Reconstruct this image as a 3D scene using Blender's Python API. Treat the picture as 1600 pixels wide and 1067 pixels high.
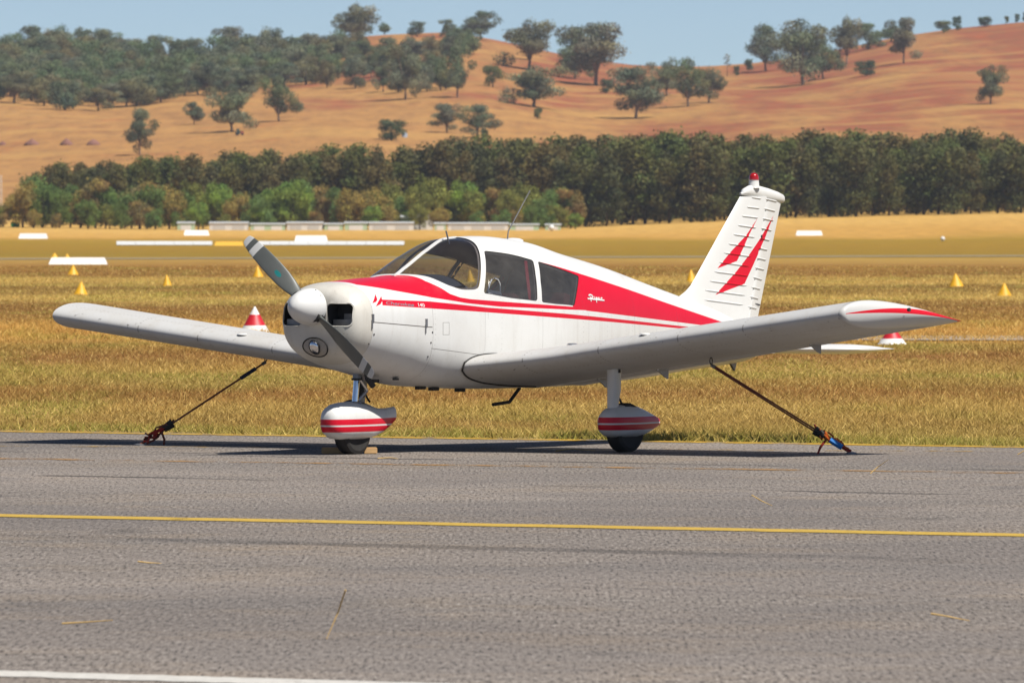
import bpy, bmesh, math, random
import numpy as np
from mathutils import Vector, Matrix
R = math.radians
random.seed(7); RNG = np.random.default_rng(11)
for o in list(bpy.data.objects): bpy.data.objects.remove(o)
S = bpy.context.scene; COL = S.collection

# ------------------------------------------------------------------ camera, sky, sun, exposure
FPX, HORIZON, CAMH = 13214.0, 353.6, 2.0           # focal length in photo pixels, horizon row, eye height
ALPHA, TX, DIST = R(54.85), -0.705, 75.0           # heading and place of the aeroplane
PITCH = math.atan((533.5 - HORIZON) / FPX)
cam = bpy.data.cameras.new('camera'); cam_o = bpy.data.objects.new('camera', cam); COL.objects.link(cam_o)
cam.sensor_width = 36; cam.lens = FPX / 1600 * 36; cam.clip_start = 1; cam.clip_end = 20000
cam_o.location = (0, 0, CAMH); cam_o.rotation_euler = (math.pi / 2 - PITCH, 0, 0)
cam.dof.use_dof = True; cam.dof.focus_distance = 74.5; cam.dof.aperture_fstop = 12
S.camera = cam_o
SUN = Vector((.41, -.355, .845)).normalized()        # direction towards the sun
world = bpy.data.worlds.new('World'); S.world = world; world.use_nodes = True
wn = world.node_tree; wn.nodes.clear()
sky = wn.nodes.new('ShaderNodeTexSky'); sky.sky_type = 'NISHITA'; sky.sun_disc = False
sky.sun_elevation = math.asin(SUN.z); sky.sun_rotation = math.atan2(SUN.x, SUN.y)
sky.altitude = 200; sky.air_density = 0.5; sky.dust_density = 0.0; sky.ozone_density = 3.0
bg = wn.nodes.new('ShaderNodeBackground'); bg.inputs[1].default_value = 0.064
wo = wn.nodes.new('ShaderNodeOutputWorld')
wn.links.new(sky.outputs[0], bg.inputs[0]); wn.links.new(bg.outputs[0], wo.inputs[0])
sun = bpy.data.lights.new('sun', 'SUN'); sun.energy = 5.0; sun.angle = R(.53); sun.color = (1, .955, .88)
sun_o = bpy.data.objects.new('sun', sun); COL.objects.link(sun_o)
sun_o.rotation_euler = SUN.to_track_quat('Z', 'Y').to_euler(); sun_o.location = (0, 0, 200)
S.view_settings.view_transform = 'Standard'; S.view_settings.look = 'None'
S.view_settings.exposure = 0.50; S.view_settings.gamma = 1; S.view_settings.use_curve_mapping = False
S.render.engine = 'CYCLES'
S.cycles.max_bounces = 8; S.cycles.transparent_max_bounces = 24; S.cycles.volume_bounces = 0

# ------------------------------------------------------------------ helpers
def tag(o, label=None, cat=None, group=None, kind=None):
    if label: o['label'] = label
    if cat: o['category'] = cat
    if group: o['group'] = group
    if kind: o['kind'] = kind
    return o
def empty(name, loc=(0, 0, 0), rz=0.0):
    o = bpy.data.objects.new(name, None); COL.objects.link(o); o.location = loc; o.rotation_euler = (0, 0, rz)
    o.empty_display_size = .2; return o
def link(name, me, parent=None):
    o = bpy.data.objects.new(name, me); COL.objects.link(o)
    if parent is not None: o.parent = parent
    return o
def mesh(name, verts, faces, mat, smooth=True, recalc=True, sharp=None):
    me = bpy.data.meshes.new(name); me.from_pydata([tuple(map(float, v)) for v in verts], [], faces)
    if recalc:
        bm = bmesh.new(); bm.from_mesh(me); bmesh.ops.remove_doubles(bm, verts=bm.verts, dist=1e-5)
        bmesh.ops.recalc_face_normals(bm, faces=bm.faces); bm.to_mesh(me); bm.free()
    if smooth:
        me.shade_smooth()
        if sharp: me.set_sharp_from_angle(angle=R(sharp))
    if mat: me.materials.append(mat)
    return me
class MB:                                            # collects shapes into one mesh
    def __init__(s): s.v = []; s.f = []
    def add(s, v, f):
        n = len(s.v); s.v += [tuple(q) for q in v]; s.f += [tuple(i + n for i in q) for q in f]; return s
    def box(s, c, d, rot=None, taper=1.0):
        x, y, z = (q / 2 for q in d)
        v = [Vector((sx * x * (taper if sz > 0 else 1), sy * y * (taper if sz > 0 else 1), sz * z)) for sz in (-1, 1) for sy in (-1, 1) for sx in (-1, 1)]
        if rot is not None: v = [rot @ q for q in v]
        v = [q + Vector(c) for q in v]
        return s.add(v, [(0, 2, 3, 1), (4, 5, 7, 6), (0, 1, 5, 4), (2, 6, 7, 3), (0, 4, 6, 2), (1, 3, 7, 5)])
    def tube(s, pts, r, n=8, caps=True):
        pts = [Vector(p) for p in pts]; m = len(pts)
        rs = r if isinstance(r, (list, tuple)) else [r] * m
        base = len(s.v); up0 = None
        for i, p in enumerate(pts):
            t = (pts[min(i + 1, m - 1)] - pts[max(i - 1, 0)]).normalized()
            if up0 is None or abs(t.dot(up0)) > .95: up0 = Vector((0, 0, 1)) if abs(t.z) < .9 else Vector((1, 0, 0))
            a = t.cross(up0).normalized(); b = a.cross(t)
            for k in range(n):
                an = 2 * math.pi * k / n; s.v.append(tuple(p + (a * math.cos(an) + b * math.sin(an)) * rs[i]))
        for i in range(m - 1):
            for k in range(n):
                s.f.append((base + i * n + k, base + i * n + (k + 1) % n, base + (i + 1) * n + (k + 1) % n, base + (i + 1) * n + k))
        if caps: s.f.append(tuple(base + k for k in range(n))); s.f.append(tuple(base + (m - 1) * n + k for k in range(n)))
        return s
    def lathe(s, prof, axis='z', c=(0, 0, 0), n=24):
        base = len(s.v)
        for r, h in prof:
            for k in range(n):
                a = 2 * math.pi * k / n; p, q = r * math.cos(a), r * math.sin(a)
                d = {'z': (p, q, h), 'x': (h, p, q), 'y': (p, h, q)}[axis]
                s.v.append((c[0] + d[0], c[1] + d[1], c[2] + d[2]))
        for i in range(len(prof) - 1):
            for k in range(n):
                s.f.append((base + i * n + k, base + i * n + (k + 1) % n, base + (i + 1) * n + (k + 1) % n, base + (i + 1) * n + k))
        s.f.append(tuple(base + k for k in range(n))); s.f.append(tuple(base + (len(prof) - 1) * n + k for k in range(n)))
        return s
    def build(s, name, mat, parent=None, smooth=True, sharp=35):
        return link(name, mesh(name, s.v, s.f, mat, smooth, True, sharp), parent)
def loft(rings, closed=True, cap0=True, cap1=True):
    v, f = [], []; n = len(rings[0])
    for r in rings: v += [tuple(p) for p in r]
    for i in range(len(rings) - 1):
        for k in range(n if closed else n - 1):
            f.append((i * n + k, i * n + (k + 1) % n, (i + 1) * n + (k + 1) % n, (i + 1) * n + k))
    if cap0: f.append(tuple(range(n)))
    if cap1: f.append(tuple((len(rings) - 1) * n + k for k in range(n)))
    return v, f
def pchip(xs, ys, x):
    xs = np.asarray(xs, float); ys = np.asarray(ys, float); x = np.asarray(x, float)
    h = np.diff(xs); d = np.diff(ys) / h; m = np.zeros(len(xs)); m[0] = d[0]; m[-1] = d[-1]
    for i in range(1, len(xs) - 1):
        if d[i - 1] * d[i] > 0:
            w1 = 2 * h[i] + h[i - 1]; w2 = h[i] + 2 * h[i - 1]; m[i] = (w1 + w2) / (w1 / d[i - 1] + w2 / d[i])
    i = np.clip(np.searchsorted(xs, x) - 1, 0, len(xs) - 2); t = np.clip((x - xs[i]) / h[i], 0, 1)
    return (2*t**3-3*t**2+1)*ys[i]+(t**3-2*t**2+t)*h[i]*m[i]+(-2*t**3+3*t**2)*ys[i+1]+(t**3-t**2)*h[i]*m[i+1]
ALB = .74                                            # the photograph is exposed about 0.4 stop brighter than these colours were read
def lin(c):                                          # sRGB 0..255 -> linear base colour
    return tuple(ALB * (q / 255 / 12.92 if q / 255 <= .04045 else ((q / 255 + .055) / 1.055) ** 2.4) for q in c)
# --- pixel directions -> places (the distance always comes from what the point touches)
def ray(u, v):
    a = (u - 800) / FPX; b = -(v - 533.5) / FPX; c, s = math.cos(PITCH), math.sin(PITCH)
    return np.array([a, c + b * s, -s + b * c])
def to_ac(P):
    X, Y = P[0] - TX, P[1] - DIST; c, s = math.cos(ALPHA), math.sin(ALPHA)
    return np.array([X * c + Y * s, X * s - Y * c, P[2]])
def ac(u, v, axis, val):                             # aeroplane frame: x aft, p to port, z up
    o = np.array([0, 0, CAMH]); A = to_ac(o); B = to_ac(o + ray(u, v)) - A
    return A + B * (val - A[axis]) / B[axis]
def flip(v): return [(q[0], -q[1], q[2]) for q in v]

# --- node helpers
class NT:
    def __init__(s, name):
        s.m = bpy.data.materials.new(name); s.m.use_nodes = True; s.t = s.m.node_tree; s.t.nodes.clear()
        s.out = s.n('ShaderNodeOutputMaterial')
    def n(s, kind, **k):
        q = s.t.nodes.new(kind)
        for a, b in k.items(): setattr(q, a, b)
        return q
    def l(s, a, b): s.t.links.new(a, b)
    def put(s, sock, val):
        if isinstance(val, bpy.types.NodeSocket): s.l(val, sock)
        elif val is not None:
            if isinstance(val, tuple) and len(val) == 3 and sock.type == 'RGBA': val = val + (1,)
            sock.default_value = val
    def math(s, op, a, b=None, clamp=False):
        q = s.n('ShaderNodeMath', operation=op); q.use_clamp = clamp; s.put(q.inputs[0], a); s.put(q.inputs[1], b); return q.outputs[0]
    def mix(s, f, a, b, blend='MIX'):
        q = s.n('ShaderNodeMix', data_type='RGBA', blend_type=blend); s.put(q.inputs[0], f); s.put(q.inputs[6], a); s.put(q.inputs[7], b); return q.outputs[2]
    def coord(s): return s.n('ShaderNodeTexCoord').outputs['Object']
    def xyz(s, v=None):
        q = s.n('ShaderNodeSeparateXYZ'); s.l(v if v is not None else s.coord(), q.inputs[0]); return q.outputs
    def scale(s, v, sc):
        q = s.n('ShaderNodeMapping'); s.l(v, q.inputs[0]); q.inputs['Scale'].default_value = sc; return q.outputs[0]
    def noise(s, v, scale, detail=3, rough=.55, out=0):
        q = s.n('ShaderNodeTexNoise'); s.l(v, q.inputs['Vector']); q.inputs['Scale'].default_value = scale
        q.inputs['Detail'].default_value = detail; q.inputs['Roughness'].default_value = rough; return q.outputs[out]
    def ramp(s, f, stops, interp='LINEAR'):
        q = s.n('ShaderNodeValToRGB'); q.color_ramp.interpolation = interp; e = q.color_ramp.elements
        while len(e) < len(stops): e.new(.5)
        for i, (p, c) in enumerate(stops):
            e[i].position = p; e[i].color = (c, c, c, 1) if isinstance(c, (int, float)) else tuple(c)[:3] + (1,)
        s.put(q.inputs[0], f); return q.outputs[0]
    def curve(s, val, lo, hi, pts, vlo, vhi):        # piecewise-linear function of a value
        f = s.math('DIVIDE', s.math('SUBTRACT', val, lo), hi - lo, True)
        q = s.n('ShaderNodeFloatCurve'); c = q.mapping.curves[0]
        P = [((x - lo) / (hi - lo), (y - vlo) / (vhi - vlo)) for x, y in pts]
        while len(c.points) < len(P): c.points.new(.5, .5)
        for i, (x, y) in enumerate(P): c.points[i].location = (x, y); c.points[i].handle_type = 'VECTOR'
        q.mapping.use_clip = False; q.mapping.extend = 'HORIZONTAL'; q.mapping.update()
        s.l(f, q.inputs['Value'])
        return s.math('ADD', s.math('MULTIPLY', q.outputs[0], vhi - vlo), vlo)
    def gt(s, a, b): return s.math('GREATER_THAN', a, b)
    def lt(s, a, b): return s.math('LESS_THAN', a, b)
    def all(s, *a):
        r = a[0]
        for q in a[1:]: r = s.math('MULTIPLY', r, q)
        return r
    def any(s, *a):
        r = a[0]
        for q in a[1:]: r = s.math('MAXIMUM', r, q)
        return r
    def poly(s, a, b, pts):                          # inside a convex polygon of coordinates a, b
        ar = sum(pts[i][0] * pts[(i + 1) % len(pts)][1] - pts[(i + 1) % len(pts)][0] * pts[i][1] for i in range(len(pts)))
        if ar < 0: pts = pts[::-1]
        r = None
        for i in range(len(pts)):
            (x0, y0), (x1, y1) = pts[i], pts[(i + 1) % len(pts)]
            e = s.gt(s.math('ADD', s.math('MULTIPLY', a, -(y1 - y0)), s.math('MULTIPLY', b, x1 - x0)), -(y1 - y0) * x0 + (x1 - x0) * y0)
            r = e if r is None else s.math('MULTIPLY', r, e)
        return r
    def bsdf(s, col, rough=.5, metal=0.0, bump=None, bump_s=.2, bump_d=.01, coat=0.0, spec=.5, **k):
        q = s.n('ShaderNodeBsdfPrincipled'); s.put(q.inputs['Base Color'], col); s.put(q.inputs['Roughness'], rough); s.put(q.inputs['Metallic'], metal)
        q.inputs['Coat Weight'].default_value = coat; q.inputs['Coat Roughness'].default_value = .08; q.inputs['Specular IOR Level'].default_value = spec
        for a, b in k.items(): s.put(q.inputs[a], b)
        if bump is not None:
            bp = s.n('ShaderNodeBump'); bp.inputs['Strength'].default_value = bump_s; bp.inputs['Distance'].default_value = bump_d
            s.l(bump, bp.inputs['Height']); s.l(bp.outputs[0], q.inputs['Normal'])
        s.l(q.outputs[0], s.out.inputs[0]); return s.m
def simple(name, col, rough=.5, metal=0.0, var=.12, scale=12, **k):
    t = NT(name); c = t.coord(); n = t.noise(c, scale, 4)
    f = t.math('MULTIPLY_ADD', n, 2 * var); t.t.nodes[-1].inputs[2].default_value = 1 - var
    q = t.n('ShaderNodeVectorMath', operation='SCALE'); q.inputs[0].default_value = col; t.l(f, q.inputs['Scale'])
    return t.bsdf(q.outputs[0], rough, metal, **k)

# ------------------------------------------------------------------ terrain
A_CREST = [-900, -300, 0, 150, 280, 400, 500, 600, 690, 760, 820, 900, 985, 1060, 1110, 1180, 1240, 1320, 1400, 1500, 1600, 2000, 2600]
Y_CREST = [110, 95, 90, 92, 82, 74, 62, 54, 50, 59, 72, 90, 101, 104, 103, 98, 90, 75, 57, 43, 34, 15, 30]
YC, Y0H = 2500.0, 1500.0
def elev(X, Y):
    X = np.asarray(X, float); Y = np.asarray(Y, float); Ys = np.maximum(Y, 300.0)
    a = np.clip(800 + FPX * X / Ys, -2000, 3600)
    zb = np.interp(a, [-600, 0, 280, 880, 1000, 1230, 1600, 2200], [2.0, 1.8, 1.5, 1.5, 2.0, 3.0, 3.8, 4.2])
    yc = np.interp(a, A_CREST, Y_CREST)
    k = [(600, 0 * zb), (900, .18 * zb), (1100, .6 * zb), (1260, zb), (1400, zb + 1.6), (1500, 0 * zb + 8.1)]
    z = np.zeros_like(Y + X)
    for (ya, za), (yb, zb_) in zip(k[:-1], k[1:]):
        t = (Y - ya) / (yb - ya); z = np.where((t >= 0) & (t < 1), za + (zb_ - za) * t, z)
    t = np.clip((Y - Y0H) / (YC - Y0H), 0, 1); g = t * (1.22 - .22 * t)
    ys = 300 + (yc - 300) * g + 7 * np.sin(a / 170 + 1.1 + 5 * t) * t * (1 - t) * 4 + 4 * np.sin(a / 61 + 9 * t) * t * (1 - t) * 4
    zh = CAMH + (HORIZON - ys) / FPX * np.maximum(Y, 1)
    z = np.where(Y >= Y0H, zh, z)
    zc = CAMH + (HORIZON - yc) / FPX * YC
    z = np.where(Y > YC, np.maximum(zc - (Y - YC) * .06, 5), z)
    return z
def scr_y(u, Y): return HORIZON + (CAMH - elev((u - 800) / FPX * Y, Y)) * FPX / Y
YMARCH = np.concatenate([np.linspace(20, 600, 4000), np.linspace(600, 2495, 3000)])
def ground_at(u, v):                                 # where the view direction through a pixel meets the land
    ys = scr_y(u, YMARCH); i = np.argmax(ys <= v)
    if ys[i] > v: i = len(YMARCH) - 1
    Y = YMARCH[i]; X = (u - 800) / FPX * Y
    return np.array([X, Y, float(elev(X, Y))])
def grid_lines():
    xs = list(np.arange(-380, 381, 5.0)); e = 400.0
    while e < 6000: xs += [e, -e]; e *= 1.25
    ys = [-3000, -800, -200, 0, 20, 40, 60, 72, 78, 84, 90, 100, 120, 150, 200, 250, 300, 400, 500] + list(np.arange(600, 1500, 25)) + list(np.arange(1500, 2650, 14)) + list(np.geomspace(2660, 4200, 8))
    return np.array(sorted(xs)), np.array(ys, float)
gx, gy = grid_lines(); GX, GY = np.meshgrid(gx, gy); GZ = elev(GX, GY)
gv = np.stack([GX, GY, GZ], -1).reshape(-1, 3); nx = len(gx)
gf = [(j * nx + i, j * nx + i + 1, (j + 1) * nx + i + 1, (j + 1) * nx + i) for j in range(len(gy) - 1) for i in range(nx - 1)]
# airfield colours follow the mown and unmown strips that run across the view: stops are (rows below the horizon)/340
BANDS = [(.000, (214, 170, 94)), (.050, (226, 184, 104)), (.078, (204, 156, 78)), (.085, (160, 130, 44)), (.105, (158, 124, 44)), (.135, (146, 120, 42)),
         (.150, (178, 144, 74)), (.185, (150, 110, 56)), (.225, (140, 102, 54)), (.240, (172, 142, 78)), (.262, (176, 146, 80)), (.275, (134, 104, 54)), (.310, (146, 116, 60)), (.325, (176, 146, 82)), (.345, (168, 138, 76)), (.365, (136, 100, 54)),
         (.42, (150, 112, 58)), (.46, (182, 138, 72)), (.52, (186, 142, 76)), (.55, (156, 126, 64)), (.60, (150, 106, 60)), (.66, (172, 140, 78)), (.72, (160, 134, 72)), (.77, (154, 112, 62)), (.83, (172, 142, 80)), (.90, (160, 130, 72)), (1.0, (156, 136, 74))]
def ground_material():
    t = NT('dry_ground'); c = t.coord(); x, y, z = t.xyz(c)
    rows = t.math('DIVIDE', t.math('DIVIDE', CAMH * FPX, t.math('MAXIMUM', y, 60.0)), 340.0)
    nb = t.noise(t.scale(c, (.02, .004, 0)), 1, 4); f = t.math('ADD', rows, t.math('MULTIPLY', t.math('SUBTRACT', nb, .5), .035))
    air = t.ramp(f, [(p, lin(q)) for p, q in BANDS])
    n2 = t.noise(t.scale(c, (.5, .09, 0)), 1, 5, .65)
    air = t.mix(t.math('MULTIPLY', t.ramp(n2, [(.42, 0), (.75, 1)]), .55), air, lin((126, 96, 44)))
    straw, red, ochre = lin((184, 136, 80)), lin((158, 90, 62)), lin((178, 100, 60))
    n3 = t.noise(t.scale(c, (.028, .006, 0)), 1, 4, .6)
    side = t.math('MULTIPLY', t.math('DIVIDE', x, t.math('MAXIMUM', y, 100.0)), 5.0)
    # reddish soil on the eastern lower slope, paler straw elsewhere
    fr = t.math('ADD', t.math('ADD', t.math('MULTIPLY', t.math('SUBTRACT', n3, .5), 2.6), side), t.math('MULTIPLY', t.math('SUBTRACT', y, 1950.0), .0006))
    hill = t.mix(t.ramp(fr, [(.02, 0), (.42, 1)]), straw, red)
    n4 = t.noise(t.scale(c, (.05, .02, 0)), 1, 5, .65)
    hill = t.mix(t.ramp(n4, [(.58, 0), (.70, .55)]), hill, ochre)
    hill = t.mix(t.ramp(t.noise(t.scale(c, (.22, .035, 0)), 1, 5, .75), [(.40, 0), (.70, .75)]), hill, lin((132, 94, 62)))
    hill = t.mix(t.math('MULTIPLY', t.ramp(t.noise(t.scale(c, (.012, .03, 0)), 1, 3), [(.5, 0), (.62, 1)]), .35), hill, lin((202, 160, 92)))
    hf = t.math('DIVIDE', t.math('SUBTRACT', y, 1330.0), 150.0, True)
    col = t.mix(hf, air, hill)
    return t.bsdf(col, .95, bump=t.noise(c, 3, 4, .7), bump_s=.4, bump_d=.08, spec=.1)
gm = mesh('ground', gv, gf, ground_material(), True, False)
tag(link('ground', gm), kind='structure')

# --- apron: a sheet 6 mm above the soil, with its painted lines 4 mm above it
def on_flat(u, v): 
    Y = CAMH * FPX / (v - HORIZON); return ((u - 800) / FPX * Y, Y)
E0, E1 = on_flat(0, 673), on_flat(1600, 699); ES = (E1[1] - E0[1]) / (E1[0] - E0[0]); EA = E0[1] - ES * E0[0]   # apron edge y = EA + ES x
def asphalt():
    t = NT('asphalt'); c = t.coord(); x, y, z = t.xyz(c)
    big = t.noise(t.scale(c, (.10, .10, 0)), 1, 4, .6)
    col = t.mix(t.ramp(big, [(.3, 0), (.7, 1)]), lin((124, 115, 107)), lin((150, 140, 131)))
    lane = t.noise(t.scale(c, (.03, .35, 0)), 1, 4, .65)                    # worn lanes running with the edge
    col = t.mix(t.ramp(lane, [(.46, 0), (.66, .5)]), col, lin((114, 109, 104)))
    st = t.noise(t.scale(c, (.5, .6, 0)), 1, 4, .7)
    col = t.mix(t.ramp(st, [(.50, 0), (.74, .5)]), col, lin((158, 138, 113)))
    ag = t.noise(t.scale(c, (44, 4.2, 0)), 1, 4, .75)                       # coarse aggregate and its pits
    col = t.mix(t.ramp(ag, [(.36, .95), (.49, 0)]), col, lin((58, 53, 50)))
    col = t.mix(t.ramp(ag, [(.55, 0), (.68, .85)]), col, lin((182, 174, 166)))
    vo = t.n('ShaderNodeTexVoronoi'); t.l(t.scale(c, (13, 1.6, 0)), vo.inputs['Vector']); vo.inputs['Scale'].default_value = 1
    pits = t.math('MULTIPLY', t.lt(vo.outputs['Distance'], .11), t.gt(t.noise(t.scale(c, (1.2, .5, 0)), 1, 3), .50))
    col = t.mix(t.math('MULTIPLY', pits, .7), col, lin((46, 43, 42)))
    oil = t.noise(t.scale(c, (.9, .55, 0)), 1, 3, .5)                       # oil spots and darker repairs
    col = t.mix(t.ramp(oil, [(.66, 0), (.76, .4)]), col, lin((70, 66, 63)))
    rep = t.noise(t.scale(c, (.22, .16, 0)), 1, 2, .4)
    col = t.mix(t.ramp(rep, [(.50, 0), (.53, .22)]), col, lin((96, 92, 92)))
    # long joints and sealed cracks running with the edge
    d = t.math('SUBTRACT', y, t.math('MULTIPLY', x, ES * 1.05))
    wob = t.math('MULTIPLY', t.math('SUBTRACT', t.noise(t.scale(c, (.6, 0, 0)), 1, 4, .7), .5), .9)
    dd = t.math('ADD', d, wob)
    for yy, w, s in ((65.2, .14, .8), (65.8, .05, .4), (71.9, .14, .7), (56.0, .06, .25), (52.3, .30, .4), (47.0, .1, .2), (61.0, .06, .2)):
        m = t.lt(t.math('ABSOLUTE', t.math('SUBTRACT', dd, yy)), w)
        m = t.math('MULTIPLY', m, t.ramp(t.noise(t.scale(c, (.45, .3, 0)), 1.0, 3, .7), [(.42, 0), (.58, 1)]))
        col = t.mix(t.math('MULTIPLY', m, s), col, lin((40, 38, 38)))
    return t.bsdf(col, .85, bump=ag, bump_s=.5, bump_d=.01, spec=.25)
yy_ = lambda x, off=0.0: EA + ES * x + off
rag = [(x, yy_(x, .10 * math.sin(x * 3.1) + .07 * math.sin(x * 7.7 + 1) + random.uniform(-.06, .06))) for x in np.arange(-14, 14.01, .12)]
av = [(-300, -150, .006), (300, -150, .006), (300, yy_(300), .006)] + [(x, y, .006) for x, y in rag[::-1]] + [(-300, yy_(-300), .006)]
apron = MB(); apron.add(av, [tuple(range(len(av)))])
m_asph = asphalt()
tag(apron.build('apron', m_asph, smooth=False), kind='structure')
def line_paint(name, col, wear):
    t = NT(name); c = t.coord(); w = t.noise(t.scale(c, (3.0, 2.2, 0)), 1, 5, .75)
    tr = t.n('ShaderNodeBsdfTransparent'); b = t.n('ShaderNodeBsdfPrincipled')
    t.put(b.inputs['Base Color'], t.mix(t.noise(t.scale(c, (18, 2, 0)), 1, 3, .7), lin(col), tuple(q * .62 for q in lin(col)))); b.inputs['Roughness'].default_value = .8
    mx = t.n('ShaderNodeMixShader'); t.l(t.ramp(w, [(wear - .06, 0), (wear + .06, 1)]), mx.inputs[0]); t.l(tr.outputs[0], mx.inputs[1]); t.l(b.outputs[0], mx.inputs[2])
    t.l(mx.outputs[0], t.out.inputs[0]); return t.m
def ground_line(name, p0, p1, thick, mat, z=.010, ext=3.0):
    a, b = Vector(on_flat(*p0)), Vector(on_flat(*p1)); d = b - a; a2, b2 = a - d * ext, b + d * ext
    mid = (p0[1] + p1[1]) / 2; Y = CAMH * FPX / (mid - HORIZON); w = thick * Y * Y / (CAMH * FPX) / 2
    n = 160; v = []
    for i in range(n + 1):
        p = a2.lerp(b2, i / n); j = random.uniform(-.06, .06) * w * 2
        v += [(p.x, p.y - w + j, z), (p.x, p.y + w + j, z)]
    o = MB().add(v, [(2 * i, 2 * i + 2, 2 * i + 3, 2 * i + 1) for i in range(n)]).build(name, mat, smooth=False)
    return tag(o, kind='structure')
ground_line('edge_line', (0, 675), (1600, 700), 1.9, line_paint('edge_paint', (214, 168, 36), .45))
ground_line('taxi_line', (0, 807), (1600, 838), 4.4, line_paint('taxi_paint', (214, 176, 66), .36))
ground_line('faded_line', (0, 718), (1600, 741), 1.8, line_paint('faded_paint', (184, 138, 78), .53))
ground_line('faded_line', (0, 698), (1600, 707), 1.3, line_paint('faded_paint_thin', (196, 154, 60), .57))
ground_line('white_line', (0, 1055), (470, 1069), 9, line_paint('white_paint_line', (226, 222, 214), .33))
# --- far taxiway and runway strips: thin sheets on the flat field
def strip(name, y0, y1, x0, x1, col, z, wear=None):
    m = line_paint(name + '_surface', col, wear) if wear else simple(name + '_surface', lin(col), .9, var=.2, scale=.5)
    a, b, c, d = on_flat(x0, y0), on_flat(x1, y0), on_flat(x1, y1), on_flat(x0, y1)
    return tag(MB().add([(*a, z), (*b, z), (*c, z), (*d, z)], [(0, 1, 2, 3)]).build(name, m, smooth=False), kind='structure')
def tilted(name, u0, v0, u1, v1, th, col, z):
    a, b, c, d = on_flat(u0, v0 + th / 2), on_flat(u1, v1 + th / 2), on_flat(u1, v1 - th / 2), on_flat(u0, v0 - th / 2)
    return tag(MB().add([(*a, z), (*b, z), (*c, z), (*d, z)], [(0, 1, 2, 3)]).build(name, simple(name + '_tarmac', lin(col), .9, var=.15, scale=.3), smooth=False), kind='structure')
tilted('taxiway', -600, 407, 2300, 398, 2.2, (150, 134, 100), .03)
strip('service_road', 533, 526, 1180, 2200, (168, 150, 128), .02)

# ------------------------------------------------------------------ grass of the airfield (uncountable: stuff)
def vnoise(x, y, seed):
    g = np.random.default_rng(seed).random((256, 256)); xi = np.floor(x).astype(int); yi = np.floor(y).astype(int); fx = x - xi; fy = y - yi
    fx = fx * fx * (3 - 2 * fx); fy = fy * fy * (3 - 2 * fy)
    q = lambda i, j: g[(xi + i) % 256, (yi + j) % 256]
    return (q(0, 0) * (1 - fx) + q(1, 0) * fx) * (1 - fy) + (q(0, 1) * (1 - fx) + q(1, 1) * fx) * fy
def fbm(x, y, seed, o=4):
    s = 0; a = .5; 
    for k in range(o): s = s + a * vnoise(x * 2 ** k, y * 2 ** k, seed + k); a *= .55
    return s / (.5 * (1 - .55 ** o) / .45)
def vcol_material(name, rough=.8, trans=.35):
    t = NT(name); a = t.n('ShaderNodeAttribute', attribute_name='Col')
    b = t.n('ShaderNodeBsdfPrincipled'); t.l(a.outputs['Color'], b.inputs['Base Color']); b.inputs['Roughness'].default_value = rough; b.inputs['Specular IOR Level'].default_value = .2
    tr = t.n('ShaderNodeBsdfTranslucent'); t.l(a.outputs['Color'], tr.inputs[0]); mx = t.n('ShaderNodeMixShader'); mx.inputs[0].default_value = trans
    t.l(b.outputs[0], mx.inputs[1]); t.l(tr.outputs[0], mx.inputs[2]); t.l(mx.outputs[0], t.out.inputs[0]); return t.m
def tri_mesh(name, V, cols, mat):                    # V: n x 3 x 3 corner positions, cols: n x 3 x 3 colours
    n = len(V); me = bpy.data.meshes.new(name); me.vertices.add(3 * n); me.vertices.foreach_set('co', V.reshape(-1).astype(np.float32))
    me.loops.add(3 * n); me.loops.foreach_set('vertex_index', np.arange(3 * n, dtype=np.int32)); me.polygons.add(n)
    me.polygons.foreach_set('loop_start', np.arange(0, 3 * n, 3, dtype=np.int32)); me.polygons.foreach_set('loop_total', np.full(n, 3, np.int32))
    at = me.color_attributes.new('Col', 'FLOAT_COLOR', 'POINT'); c4 = np.ones((3 * n, 4), np.float32); c4[:, :3] = cols.reshape(-1, 3); at.data.foreach_set('color', c4.reshape(-1))
    me.update(); me.validate(); me.materials.append(mat); return me
def band_colour(Y, jit):
    r = np.clip(CAMH * FPX / Y / 340 + jit, 0, 1); P = [p for p, _ in BANDS]; C = np.array([lin(q) for _, q in BANDS])
    return np.stack([np.interp(r, P, C[:, k]) for k in range(3)], 1)
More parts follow.
